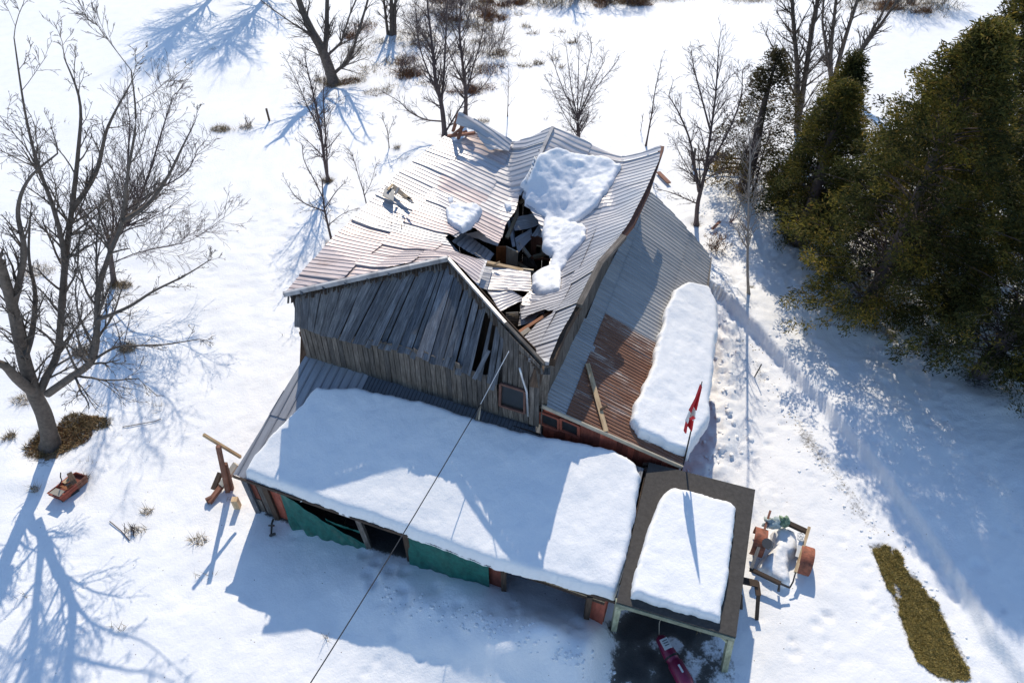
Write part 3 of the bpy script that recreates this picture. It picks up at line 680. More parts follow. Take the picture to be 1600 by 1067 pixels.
for a, b, w_, m in (((430, 380, 4.9), (730, 445, 4.5), .16, M_NEWW), ((890, 165, 4.2), (885, 285, 3.5), .07, M_NEWW), ((845, 235, 3.9), (950, 250, 3.9), .05, M_NEWW),
                    ((605, 0, 4.8), (655, 245, 4.1), .12, M_TIND), ((640, 0, 4.7), (665, 240, 4.05), .06, M_GREY), ((690, 965, 5.0), (975, 785, 5.2), .12, M_ORW),
                    ((720, 985, 5.0), (790, 935, 5.1), .18, M_TAN), ((490, 395, 5.0), (540, 368, 5.1), .05, M_NEWW), ((800, 330, 3.3), (960, 350, 3.3), .10, M_BROWNP),
                    ((700, 290, 3.3), (800, 330, 3.0), .08, M_DARKW), ((640, 420, 3.8), (820, 440, 3.9), .07, M_TAN), ((620, 640, 4.2), (790, 700, 4.2), .1, M_DARKW),
                    ((690, -200, 5.0), (900, -290, 5.1), .1, M_BROWNP), ((680, -320, 5.3), (790, -270, 5.1), .1, M_DARKW), ((700, -120, 4.6), (790, -180, 4.8), .12, M_NEWW),
                    ((560, 420, 2.2), (900, 330, 2.4), .15, M_BROWNP), ((600, 330, 3.0), (840, 480, 3.2), .15, M_NEWW), ((700, 210, 4.0), (790, 330, 3.6), .12, M_TAN), ((820, 330, 3.5), (930, 300, 3.7), .14, M_NEWW)):
    MB().beam(zq(*a), zq(*b), w_, w_*.8).build('timber', m, barn)
for k in range(8):
    z = 3.9+k*.12; zslab('lath', [(588, 905-k*14, z-.1), (690, 912-k*16, z-.1), (693, 903-k*16, z), (590, 896-k*14, z)], .03, M_TAN)
# dark slab painting the shade of a gap in the left slope, with splinters
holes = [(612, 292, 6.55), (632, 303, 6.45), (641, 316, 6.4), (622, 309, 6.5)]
MB().slab([P(612, 295, 6.52), P(640, 316, 6.38), P(646, 313, 6.38), P(616, 288, 6.55)], .02, (0, 0, 1)).build('painted_gap_shade', M_DARK, barn)
for k, (a, b) in enumerate((((614, 288), (606, 297)), ((622, 294), (618, 303)), ((630, 304), (641, 312)), ((637, 309), (645, 318)))):
    MB().beam(P(*a, 6.62), P(*b, 6.62), .09, .04).build('splinter', M_GREY if k % 2 else M_NEWW, barn)
pl = MB(); pl.slab([P(597, 306, 6.52), P(615, 315, 6.5), P(616, 296, 6.55), P(602, 292, 6.6)], .02, (0, 0, 1)).build('bent_sheet', M_TINDARK, barn)
# small branches caught on roof
tw = MB()
for (u, v) in ((611, 350), (632, 348), (627, 356), (620, 341)):
    b = PH(u, v, fL, .04); tw.tube([b, b+[.05, -.05, .2], b+[random.uniform(-.2, .2), -.1, .35]], [.018, .012, .006], 4)
tw = tw.build('twig', M_BARKD); tag(tw, 'dead twig tips poking up on the front left metal roof slope', 'twig')

# --- snow on the barn roof
bowl = plan([(838, 248), (868, 238), (905, 243), (940, 250), (966, 262), (958, 290), (935, 322), (905, 345), (890, 352), (913, 352), (917, 372), (893, 402), (880, 425), (872, 455), (850, 462),
             (828, 452), (832, 432), (855, 418), (865, 402), (850, 392), (846, 366), (848, 345), (832, 332), (818, 322), (826, 300), (815, 290), (828, 268)], fR)
snow_slab('roof_snow', bowl, fR, .20, cell=.055, edge=.22, rough=.09, lump=.09, label='long bank of lumpy snow lying in the caved-in right slope of the barn roof', wob=.16, lift=.03)
chunk = plan([(695, 332), (712, 324), (742, 325), (756, 332), (745, 350), (722, 366), (712, 360), (698, 348)], fL)
snow_slab('roof_snow', chunk, fL, .25, cell=.045, edge=.14, rough=.08, lump=.16, label='single block of packed snow resting on the left slope of the barn roof', wob=.08, lift=.03)
ch2 = plan([(788, 322), (798, 318), (800, 330), (790, 334)], fL)
snow_slab('roof_snow', ch2, fL, .12, cell=.04, edge=.15, rough=.05, lump=.1, label='fist of snow at the torn inner edge of the left barn roof slope', wob=.05, lift=.03)
ch3 = plan([(699, 309), (710, 310), (709, 318), (701, 319)], fL)
snow_slab('roof_snow', ch3, fL, .1, cell=.035, edge=.12, rough=.03, lump=.1, label='small snow crumb above the big snow block on the left barn roof slope', wob=.03, lift=.03)

# ------------------------------------------------------------------ LEAN-TO
lean = empty('lean_to', (5, 18, 0), 'low lean-to on the right side of the barn under a long rust-streaked metal roof', 'shed')
LT = [(848, 630, 4.4), (1066, 727, 2.9), (1110, 403, 3.1), (1010, 298, 5.0)]
fT = tps(LT+[(960, 690, 3.6), (985, 560, 3.8), (1065, 350, 4.05)], .01)
polyT = plan([(843, 634), (1066, 729), (1090, 600), (1105, 500), (1111, 402), (1064, 347), (1014, 297), (950, 420), (900, 520)], fT)
aa, bb = to_ab(polyT); a0, a1, b0, b1 = aa.min(), aa.max(), bb.min(), bb.max()
cuts = np.arange(b0, b1+.9, .80); am = a0+(a1-a0)*.28
yb = to_ab(PH(985, 490, fT))[1]
for i in range(len(cuts)-1):
    rus = .5*(cuts[i]+cuts[i+1]) < yb-.3
    for j, (x0, x1) in enumerate(((a0, a0+(a1-a0)*.20), (a0+(a1-a0)*.20-.1, a0+(a1-a0)*.62), (a0+(a1-a0)*.62-.1, a1))):
        m = (M_TINR if rus else M_TINLT) if j else M_TINLT
        sheet('roof_sheet', polyT, fT, (x0, x1), (cuts[i], cuts[i+1]+.03), m, lean, pitch=.13 if rus else .18, h=.024, step=.3,
              jit=(random.uniform(0, .012)+.018*j, 0, random.uniform(-.012, .012)))
def wq(p, q, h0, h1, nb, m, par, name='board', z0=0., th=.03, out=(0, -1, 0)):
    p = np.asarray(p)[:2]; q = np.asarray(q)[:2]
    for i in range(nb):
        f0, f1 = i/nb, (i+.985)/nb; a = p+(q-p)*f0; b = p+(q-p)*f1; ha = h0+(h1-h0)*f0; hb = h0+(h1-h0)*f1
        o_ = np.asarray(out)*random.uniform(0, .012)
        MB().slab([np.array([*a, z0])+o_, np.array([*b, z0])+o_, np.array([*b, hb])+o_, np.array([*a, ha])+o_], th, out).build(name, m, par)
f0_ = P(850, 636, 4.3); f1_ = P(1062, 728, 2.85)
wq(f0_, f1_, 4.22, 2.78, 24, M_REDW, lean, out=(wn[0], wn[1], 0))
lb_ = P(1108, 406, 3.0)
wq(f1_, lb_, 2.75, 2.9, 40, M_REDW, lean, out=(.95, -.2, 0)); wq(P(1012, 302, 4.9), lb_, 4.7, 2.9, 20, M_BROWN, lean, out=(0, 1, 0))
MB().beam(P(846, 634, 4.42), P(1066, 730, 2.9), .05, .14).build('rake_board', M_TAN, lean)
MB().beam(P(1066, 729, 2.85), P(1090, 600, 2.9), .05, .12).build('eave_board', M_DARK, lean)
MB().beam(P(1090, 600, 2.9), P(1111, 404, 3.05), .05, .12).build('eave_board', M_DARK, lean)
# the two lights of the red front
lw = np.array([f1_[1]-f0_[1], -(f1_[0]-f0_[0])]); lw /= np.linalg.norm(lw); lw = lw if lw[1] < 0 else -lw; lwc = lw@f0_[:2]; lw3 = np.array([*lw, 0])
def PL(u, v, off=.05):
    d = ray(u, v); t = (lwc+off)/(lw@d[:2]); return np.array([d[0]*t, d[1]*t, CAMH+d[2]*t])
for (u0, u1, v0, v1) in ((845, 873, 643, 654), (876, 904, 653, 665)):
    k = [PL(u0, v0+18), PL(u1, v1+18), PL(u1, v1), PL(u0, v0)]
    wf = MB()
    for i in range(4): wf.beam(k[i], k[(i+1) % 4], .09, .07, lw3 if i % 2 else (0, 0, 1))
    wn_ = wf.build('window', M_REDW, lean); MB().slab([c-lw3*.02 for c in k], .02, lw3).build('pane', M_GLASS, wn_)
slabT = plan2([(1052, 452), (1075, 440), (1108, 446), (1120, 470), (1122, 520), (1116, 560), (1114, 590), (1108, 620), (1104, 660), (1074, 716), (1040, 706), (995, 686), (984, 664), (987, 640), (1000, 608), (1018, 560), (1030, 515), (1042, 480)], fT, .30, lambda u: 640)
snow_slab('roof_snow', slabT, fT, .36, cell=.06, edge=.17, rough=.06, lump=.0, label='long thick snow slab along the lower edge of the rusty lean-to roof', wob=.14, lift=.03, droop=.12)
# planks lying on the lean-to roof
MB().beam(PH(918, 568, fT, .12), PH(947, 673, fT, .12), .16, .05)
pk = MB().beam(PH(918, 568, fT, .14), PH(947, 674, fT, .10), .15, .05).build('plank', M_NEWW); tag(pk, 'long pale plank lying down the rusty lean-to roof', 'plank')
pk = MB().beam(PH(938, 640, fT, .17), PH(949, 634, fT, .3), .06, .06).build('stick', M_DARKW); tag(pk, 'short dark stick jammed beside the pale plank on the lean-to', 'stick')

# flag and pole
fb = P(1070, 716, 2.9); ft = PY(1097, 596, fb[1])
fl = empty('flagpole', (fb[0], fb[1], 0), 'thin dark flagpole at the front corner of the lean-to', 'flagpole')
MB().tube([[fb[0], fb[1], 0], fb, ft], [.03, .028, .015], 6).build('pole', M_DARK, fl)
def flagquad(v0, v1, w0, w1):
    def ax(v): t = (v-596)/(716-596); return ft+(fb-ft)*t
    pa, pb = ax(v0), ax(v1); ms = []
    n_ = 10; out = []
    for i in range(n_+1):
        t = i/n_
        out.append((pa+np.array([-w0*t, -.10*math.sin(t*9)-.02, -.10*t]), pb+np.array([-w1*t, -.12*math.sin(t*9+.6)-.02, -.16*t])))
    m = MB()
    for i in range(n_): m.slab([out[i][1], out[i+1][1], out[i+1][0], out[i][0]], .006)
    return m
flag = empty('flag', ft, 'red and white maple leaf flag hanging furled on the lean-to flagpole', 'flag')
flagquad(600, 632, .03, .20).build('red_band', M_REDC, flag); flagquad(632.5, 648, .20, .24).build('white_band', M_WHITEC, flag); flagquad(648.5, 664, .24, .22).build('red_band', M_REDC, flag)
lm = MB(); c = ft+(fb-ft)*((640-596)/120.)+np.array([-.11, -.20, -.06])
leaf = [(0, .17), (.035, .10), (.07, .12), (.055, .04), (.11, .07), (.10, .03), (.15, .0), (.06, -.06), (.07, -.09), (.01, -.08), (0, -.14), (-.01, -.08), (-.07, -.09), (-.06, -.06), (-.15, 0), (-.10, .03), (-.11, .07), (-.055, .04), (-.07, .12), (-.035, .10)]
lm.add([c+np.array([x*.7, 0, y*.8]) for x, y in leaf]+[c+np.array([x*.7, .008, y*.8]) for x, y in leaf], [list(range(20)), list(range(39, 19, -1))]+[[i, i+20, (i+1) % 20+20, (i+1) % 20] for i in range(20)])
lm.build('maple_leaf', M_REDC, flag)

# ------------------------------------------------------------------ FRONT SHED
shed = empty('open_shed', (-3, 13, 0), 'long low open-fronted red shed before the barn gable, roof deep in snow', 'shed')
sBL = (478, 556, 3.55); sBR = (1004, 738, 2.95); sFR = (962, 938, 2.3); sFL = (364, 741, 2.3)
fS = tps([sBL, sBR, sFR, sFL, (845, 681, 3.2), (660, 838, 2.3), (650, 612, 3.5), (1010, 720, 3.0)], .3)
polyS = plan([(477, 557), (845, 664), (846, 682), (960, 715), (1006, 730), (984, 830), (963, 938), (860, 903), (760, 884), (600, 822), (480, 780), (364, 741), (420, 650)], fS)
aa, bb = to_ab(polyS); a0, a1, b0, b1 = aa.min(), aa.max(), bb.min(), bb.max()
xl = to_ab(PH(476, 575, fS))[0]
cuts = [a0]+list(np.arange(a0+1.1, a1+.6, .82)); bmid = b0+(b1-b0)*.5
for i in range(len(cuts)-1):
    lft = i < 3
    for (y0, y1) in ((b0, bmid), (bmid-.05, b1)):
        sheet('roof_sheet', polyS, fS, (cuts[i], cuts[i+1]+.03), (y0, y1), M_TIND if lft else M_TINDARK, shed, ribs_along='b', pitch=.3 if lft else .13, h=.03 if lft else .02, step=.3,
              jit=(random.uniform(0, .01)+(.02 if y0 != b0 else 0), random.uniform(-.01, .01), 0))
# walls
gfl = P(370, 742, 2.2); gfr = P(955, 940, 2.15)
fw = lambda t, z, off=0: np.array([gfl[0]+.15+(gfr[0]-gfl[0]-.25)*t, gfl[1]+.12+(gfr[1]-gfl[1])*t-0.0, z])+np.array([-.0, -off, 0])
def front_t(u):      # fraction along the front at picture column u
    lo, hi = 0., 1.
    for _ in range(30):
        m_ = (lo+hi)/2; p = fw(m_, 1.3); d = (p[0])/(p[1]*C45+(CAMH-p[2])*C45)*FPX+800
        if d < u: lo = m_
        else: hi = m_
    return lo
def frontpanel(u0, u1, z0, z1, m, name, off=0., nb=None):
    t0, t1 = front_t(u0), front_t(u1); nb = nb or max(1, int((t1-t0)*12.5/.22))
    for i in range(nb):
        a = t0+(t1-t0)*i/nb; b = t0+(t1-t0)*(i+.98)/nb; o_ = off+random.uniform(0, .01)
        MB().slab([fw(a, z0, o_), fw(b, z0, o_), fw(b, z1, o_), fw(a, z1, o_)], .03, (wn[0], wn[1], 0)).build(name, m, shed)
frontpanel(378, 402, -.1, 2.1, M_REDW, 'board'); frontpanel(380, 402, -.1, .75, M_BROWN, 'board', .03); frontpanel(404, 424, -.1, 2.1, M_BROWN, 'board', .02)
frontpanel(425, 450, -.1, 2.1, M_REDW, 'board', 0, 2)
frontpanel(764, 784, -.1, 2.0, M_REDW, 'board', .02, 2); frontpanel(922, 950, -.1, 2.1, M_REDW, 'board', .02, 3)
frontpanel(922, 946, .15, .2, M_TAN, 'trim', .06, 1); frontpanel(921, 923, .2, .9, M_TAN, 'trim', .06, 1)
frontpanel(786, 952, 1.78, 1.98, M_DARKW, 'lintel', .06, 1); frontpanel(784, 952, 1.98, 2.02, M_NEWW, 'trim', .08, 1)
frontpanel(452, 764, 1.85, 2.1, M_DARKW, 'lintel', .0, 1)
for u, sl_, m in ((379, 0, M_GREY), (421, 0, M_DARKW), (566, .15, M_BROWN), (637, 0, M_DARKW), (787, 0, M_DARKW), (918, 0, M_DARKW)):
    t_ = front_t(u); MB().beam(fw(t_, -.2, .08)+[sl_*.8, 0, 0], fw(t_, 2.1, .08)-[sl_*.3, 0, 0], .16, .16).build('post', m, shed)
# end walls and back wall
def w2(p): return np.array(p[:2])
q1 = P(*sFL)+[.3, .2, 0]; q2 = P(*sBL)+[.2, -.05, 0]; q3 = P(1000, 735, 2.9)+[-.1, -.1, 0]; q4 = P(*sFR)+[-.15, .25, 0]
wq(q2, q1, 3.4, 2.15, 18, M_REDW, shed, out=(-.95, .3, 0)); wq(q4, q3, 2.1, 2.8, 18, M_REDW, shed, out=(.95, -.3, 0)); wq(P(848, 684, 3.1)+[0, -.1, 0], q3, 3.0, 2.8, 16, M_REDW, shed, out=(0, 1, 0))
wq(bL+[0, -.1, 0], bR+[0, -.1, 0], 3.3, 3.3, 30, M_DARKW, shed, out=(wn[0], wn[1], 0))
MB().beam(P(364, 744, 2.27), P(600, 826, 2.22), .04, .12).build('eave_board', M_DARKW, shed)
MB().beam(P(600, 826, 2.22), P(962, 941, 2.2), .04, .12).build('eave_board', M_DARKW, shed)
# brick pier at left corner
pr = MB().beam(gp(372, 792, -.1), gp(372, 792, .5), .2, .2).build('timber_block', M_NEWW); tag(pr, 'squared timber block standing at the left front corner of the shed', 'timber')
# green tarps
def tarp(u0, u1, ztl, ztr, label, nfold=14, out=.22, sag=.2):
    t0, t1 = front_t(u0), front_t(u1); n_ = 60; m_ = 14; V = []; 
    for i in range(n_+1):
        s_ = i/n_; t_ = t0+(t1-t0)*s_
        zt = ztl+(ztr-ztl)*s_-sag*math.sin(math.pi*s_)
        for j in range(m_+1):
            r = j/m_; z = -.05+(zt+.05)*r; q_ = 1-.8*r
            o_ = .12+out*(1-r)**1.3*(.6+.4*math.sin(s_*3))+q_*(.06*math.sin(s_*nfold*2+r*6)+.03*math.sin(s_*31+r*11)+.015*math.sin(s_*67-r*5))
            V.append(fw(t_, z, o_))
    ix = np.arange((n_+1)*(m_+1)).reshape(n_+1, m_+1); q = np.stack([ix[:-1, :-1], ix[1:, :-1], ix[1:, 1:], ix[:-1, 1:]], -1).reshape(-1, 4)
    o = np_mesh('tarpaulin', np.array(V), q, M_TARP); tag(o, label, 'tarpaulin'); return o
tarp(444, 566, 2.0, .45, 'green tarpaulin sagging open at the left bay of the shed front')
tarp(508, 566, 1.25, 1.25, 'strip of green tarpaulin hanging deep inside the left shed bay', 5, -.7, .1)
tarp(637, 764, 1.95, 1.95, 'green tarpaulin closing the middle bay of the shed from post to red boards', 5, .25, .05)
# snow on the shed
slabS = plan2([(482, 612), (495, 604), (560, 604), (600, 614), (660, 626), (740, 650), (800, 668), (850, 680), (905, 688), (960, 700), (996, 722), (1003, 742), (994, 800), (984, 860), (960, 938),
              (900, 920), (820, 899), (755, 882), (690, 856), (600, 824), (520, 796), (440, 768), (384, 746), (400, 716), (432, 668), (470, 632)], fS, .30, lambda u: 700+(u-480)*.2)
snow_slab('roof_snow', slabS, fS, .34, cell=.07, edge=.17, rough=.05, label='broad smooth snow sheet covering the long front shed roof', wob=.05, lift=.03, droop=.05)

# ------------------------------------------------------------------ CARPORT
cp = empty('carport', (5.2, 11, 0), 'flat brown felt-roofed carport with pale green posts at the right end of the shed', 'carport')
cBL = P(1014, 722, 2.95); cBR = P(1180, 765, 2.85); cFR = P(1150, 995, 2.6); cFL = P(963, 940, 2.65)
fC = plane([(1014, 722, 2.95), (1180, 765, 2.85), (1150, 995, 2.6), (963, 940, 2.65)])
def cpt(a, b, dz=0):
    p = (cBL*(1-a)+cBR*a)*(1-b)+(cFL*(1-a)+cFR*a)*b; return p+[0, 0, dz]
nb = 5
for i in range(nb):
    f0, f1 = i/nb, (i+1)/nb+(.01 if i < nb-1 else 0)
    MB().slab([cpt(f0, 1, .003*i), cpt(f1, 1, .003*i), cpt(f1, 0, .003*i), cpt(f0, 0, .003*i)], .05, (0, 0, 1)).build('felt_strip', M_FELT, cp)
MB().beam(cpt(0, 1, -.14), cpt(1, 1, -.14), .06, .18).build('front_fascia', M_GREENP, cp)
for b in (.02, .25, .5, .75, .95): MB().beam(cpt(.01, b, -.12), cpt(.99, b, -.12), .06, .12).build('rafter', M_GREY, cp)
MB().beam(cpt(.98, 0, -.14), cpt(.98, 1, -.14), .06, .16).build('side_beam', M_GREENP, cp); MB().beam(cpt(.02, 0, -.14), cpt(.02, 1, -.14), .06, .16).build('side_beam', M_GREENP, cp)
for (u, v, a, b, m) in ((958, 984, .02, .97, M_GREENP), (1131, 1046, .97, .97, M_GREENP)):
    p = P(u, v, -.05); t_ = cpt(a, b, -.2)
    MB().beam(p, t_, .17, .17).build('post', m, cp)
    MB().beam(t_-[0, 0, .45], cpt(a+(.14 if a < .5 else -.14), b, -.2), .10, .09).build('brace', m, cp)
for (a, b) in ((.02, .03), (.97, .03), (.97, .5)):
    t_ = cpt(a, b, -.2); MB().beam([t_[0], t_[1], -.1], t_, .14, .14).build('post', M_GREY, cp)
pa = cpt(-.14, .04); pb = cpt(.96, .04)  # back wall run past the corner to stop a slit of light
wq(pa, pb, 2.86, 2.76, 14, M_DARKW, cp, out=(0, 1, 0)); wq(cpt(-.2, .055), cpt(.97, .055), 2.86, 2.76, 11, M_DARKW, cp, out=(0, 1, 0)); wq(cpt(-.005, .03), cpt(-.005, .6), 2.86, 2.72, 9, M_DARKW, cp, out=(1, 0, 0))  # second back layer and left boards added to block stray light
slabC = [cpt(*q) for q in ((.22, .20), (.17, .27), (.11, .55), (.09, .85), (.11, .955), (.5, .955), (.85, .95), (.86, .7), (.86, .40), (.85, .20), (.80, .165), (.5, .165), (.28, .175))]
snow_slab('roof_snow', slabC, fC, .27, cell=.06, edge=.12, rough=.035, label='thick snow pad on the flat brown carport roof', wob=.04, lift=.02)
MB().beam(cpt(-.035, .05)*[1, 1, 0], cpt(-.035, .05, -.1), .22, .10).build('post', M_DARKW, cp); MB().beam(cpt(-.02, .0)*[1, 1, 0], cpt(-.02, .0, -.1), .22, .10).build('post', M_DARKW, cp)  # added posts closing a slit of light beside the shed
# maroon thing lying under the front of the carport
p0 = gp(1027, 1000, .35); p1 = gp(1076, 1085, .30)
tk = empty('canister', (p0+p1)/2, 'maroon tapered cylinder with a white label lying in front of the carport', 'canister')
d = p1-p0; sec = [(0, .05), (.05, .16), (.35, .21), (.42, .22), (.44, .19), (.5, .19), (.52, .23), (.85, .24), (1, .14), (1.02, .05)]
MB().tube([p0+d*s_ for s_, _ in sec], [r for _, r in sec], 18).build('body', M_MAROON, tk, True)
MB().tube([p0+d*.40, p0+d*.43], .235, 18).build('band', M_DARK, tk); MB().tube([p0+[0, 0, .05], p0+[0, .25, .3], p0+[.05, .3, .55]], .012, 5).build('hose', M_TAN, tk)
du = d/np.linalg.norm(d); sx_ = np.cross(du, (0, 0, 1)); sx_ /= np.linalg.norm(sx_); up_ = np.cross(sx_, du)
c_ = p0+d*.2+up_*.20; MB().slab([c_-sx_*.12-du*.16, c_+sx_*.12-du*.16, c_+sx_*.13+du*.16, c_-sx_*.13+du*.16], .03, up_).build('white_label', M_WHITE, tk)
for k in range(3): MB().slab([c_+up_*.006-sx_*.08+du*(-.10+k*.07), c_+up_*.006+sx_*.07+du*(-.10+k*.07), c_+up_*.006+sx_*.07+du*(-.08+k*.07), c_+up_*.006-sx_*.08+du*(-.08+k*.07)], .004, up_).build('label_stripe', M_DARK, tk)
c_ = p0+d*.66+up_*.237; MB().slab([c_-sx_*.03-du*.12, c_+sx_*.03-du*.12, c_+sx_*.03+du*.12, c_-sx_*.03+du*.12], .02, up_).build('white_mark', M_WHITE, tk)

# bracket of dark boards beside the carport
bk = empty('bench', gp(1175, 930), 'dark frame of bent boards standing in the snow right of the carport', 'frame')
z_ = .75
MB().beam(P(1158, 906, z_), P(1184, 912, z_), .22, .06).build('rail', M_DARKW, bk); MB().beam(P(1182, 908, z_), P(1185, 930, z_-.1), .16, .06).build('rail', M_DARKW, bk)
MB().beam(P(1185, 928, z_-.1), gp(1182, 968, .02), .10, .08).build('leg', M_DARKW, bk); MB().beam(P(1158, 930, z_), gp(1158, 950, 0), .08, .08).build('leg', M_DARKW, bk)

# ------------------------------------------------------------------ old trailer
tr = empty('trailer', gp(1212, 865), 'old farm trailer with two rusty orange mudguards snowed in beside the carport', 'trailer')
def zt(x, y, z=.5): return P(1120+x*.1781, 770+y*.1781, z)
MB().beam(zt(300, 665, .55), zt(385, 430, .6), .10, .10).build('side_rail', M_GREY, tr); MB().beam(zt(385, 430, .6), zt(470, 155, .9), .07, .07).build('side_rail', M_BROWNP, tr)
MB().beam(zt(690, 695, .5), zt(812, 300, .75), .09, .09).build('side_rail', M_NEWW, tr); MB().beam(zt(705, 560, .55), zt(745, 400, .7), .12, .05).build('side_rail', M_WHITE, tr)
MB().beam(zt(290, 665, .5), zt(560, 795, .45), .12, .10).build('cross_bar', M_DARKW, tr); MB().beam(zt(560, 795, .45), zt(640, 830, .35), .05, .05).build('cross_bar', M_DARK, tr)
MB().tube([zt(690, 700, .5), zt(668, 780, .35), zt(640, 830, .25)], .025, 6).build('chain', M_DARK, tr); MB().beam(zt(620, 262, .6), zt(800, 345, .6), .16, .12).build('cross_bar', M_DARKW, tr)
MB().tube([zt(545, 800, .45), zt(535, 860, .1), zt(548, 862, .1), zt(552, 805, .45)], .02, 5).build('hook', M_DARK, tr)
def mudguard(cx, cy, z, r, wd, ax, a0_, a1_, rake=0):
    c = zt(cx, cy, z); ax = np.array(ax, float); ax /= np.linalg.norm(ax); fwd = np.cross((0, 0, 1), ax); m = MB(); n_ = 24
    ring = []
    for i in range(n_+1):
        a = math.radians(a0_+(a1_-a0_)*i/n_); dirv = fwd*math.cos(a)+np.array([0, 0, 1])*math.sin(a); ring.append((c+dirv*r-ax*wd/2, c+dirv*r+ax*wd/2, dirv))
    for i in range(n_):
        a, b = ring[i], ring[i+1]; m.slab([a[0], a[1], b[1], b[0]], .03, a[2]+b[2])
    return m, c, ax
axl = (.93, -.36, .0)
for (cx, cy, z) in ((365, 430, .35), (770, 590, .3)):
    m, c, ax = mudguard(cx, cy, z, .46, .40, axl, -25, 205); mg = m.build('mudguard', M_RUSTO, tr)
    wh = MB(); n_ = 20
    wh.tube([c-ax*.10, c+ax*.10], .36, 20); whl = wh.build('wheel', M_DARK, tr); MB().tube([c-ax*.13, c+ax*.13], .18, 14).build('rim', M_RUSTO, whl)
# loose wooden crate and grey drum on the trailer
MB().tube([zt(440, 440, .9), zt(455, 452, .55)], .16, 12).build('drum', M_GREY, tr)
cr = empty('crate', zt(738, 395, .7), 'small white slatted crate on the right rail of the trailer', 'crate')
for (a, b) in (((715, 350), (762, 360)), ((712, 405), (758, 420)), ((715, 350), (712, 405)), ((762, 360), (758, 420)), ((738, 352), (735, 412)), ((714, 378), (760, 390))):
    MB().beam(zt(*a, .75), zt(*b, .75), .04, .05).build('slat', M_WHITE, cr)
c_ = G0(1215, 868)
sc = [zt(x, y, .3)[:2] for x, y in ((470, 330), (520, 285), (620, 300), (700, 330), (720, 420), (715, 520), (640, 560), (640, 650), (660, 760), (600, 800), (480, 740), (350, 660), (400, 560), (450, 500), (490, 440))]
snow_slab('trailer_snow', sc, gz, .42, cell=.05, edge=.3, rough=.08, lump=.1, label='heap of snow filling the bed of the orange-guarded trailer', wob=.08)
def blob(name, pts, rz, m, label, cat):
    c = np.mean(pts, 0); n_, k_ = 18, 9; V = []; ext = np.ptp(np.array(pts), axis=0)/2
    for i in range(k_+1):
        ph = math.pi*i/k_
        for j in range(n_):
            th = 2*math.pi*j/n_; dv = np.array([math.sin(ph)*math.cos(th), math.sin(ph)*math.sin(th), math.cos(ph)])
            r = 1+.35*math.sin(3*th+ph*4+c[0])*math.sin(ph)+.15*math.sin(7*th-ph*9)
            V.append(c+dv*r*np.array([ext[0]+.03, ext[1]+.03, rz]))
    ix = np.arange((k_+1)*n_).reshape(k_+1, n_); q = np.stack([ix[:-1], ix[1:], np.roll(ix[1:], -1, 1), np.roll(ix[:-1], -1, 1)], -1).reshape(-1, 4)
    o = np_mesh(name, V, q, m); tag(o, label, cat); return o
blob('plastic_sheet', [zt(420, 260, .7), zt(540, 230, .7), zt(480, 300, .7)], .2, M_ICE, 'crumpled bluish plastic sheet at the far end of the trailer', 'plastic sheet')
blob('tarp_bundle', [zt(550, 235, .7), zt(620, 225, .7), zt(590, 290, .7)], .2, M_MOSS, 'bunched green and white tarpaulin at the far right of the trailer bed', 'tarpaulin')

# ------------------------------------------------------------------ red sledge at left
def zs_(x, y, z=.3): return P(55+x*.075, 720+y*.075, z)
sg = empty('farm_cart', gp(102, 765), 'small red painted wooden cart body half buried in snow near the big bare tree', 'cart')
top = [(235, 670), (490, 770), (850, 480), (1070, 300), (850, 225), (700, 300), (420, 530)]
V = [zs_(x, y, .34) for x, y in top]; cz = np.mean(V, 0); Vb = [np.array([v_[0], v_[1], .0])*[1, 1, 1]+(cz-v_)*[.12, .12, 0] for v_ in V]
mm = MB(); n_ = len(V)
mm.add([v_-[0, 0, .12] for v_ in V], [list(range(n_))[::1]]); mm.build('deck', M_REDW, sg)
for i in range(n_): MB().slab([Vb[i], Vb[(i+1) % n_], V[(i+1) % n_], V[i]], .04, (V[i]+V[(i+1) % n_])/2-cz).build('side_panel', M_REDW if i != 2 else M_BROWNP, sg)
MB().slab([zs_(290, 660, .46), zs_(500, 740, .46), zs_(610, 620, .46), zs_(430, 560, .46)], .03, (0, 0, 1)).build('pale_board', M_TAN, sg)
MB().slab([zs_(560, 440, .5), zs_(620, 470, .5), zs_(760, 370, .5), zs_(710, 320, .5)], .03, (0, 0, 1)).build('pale_board', M_NEWW, sg)
MB().slab([zs_(500, 530, .44), zs_(660, 600, .44), zs_(780, 480, .44), zs_(720, 440, .44)], .03, (0, 0, 1)).build('seat_board', M_ORW, sg)
MB().beam(zs_(730, 280, .55), zs_(800, 440, .6), .16, .2).build('cross_seat', M_DARKW, sg); MB().beam(zs_(640, 520, .55), zs_(760, 430, .6), .04, .04).build('lever', M_DARK, sg)
MB().tube([zs_(480, 530, .45), zs_(555, 400, .6), zs_(525, 330, .8), zs_(530, 240, .95)], .02, 5).build('handle', M_DARK, sg)
MB().beam(zs_(540, 830, .02), zs_(900, 590, .02), .1, .1).build('runner', M_DARK, sg)

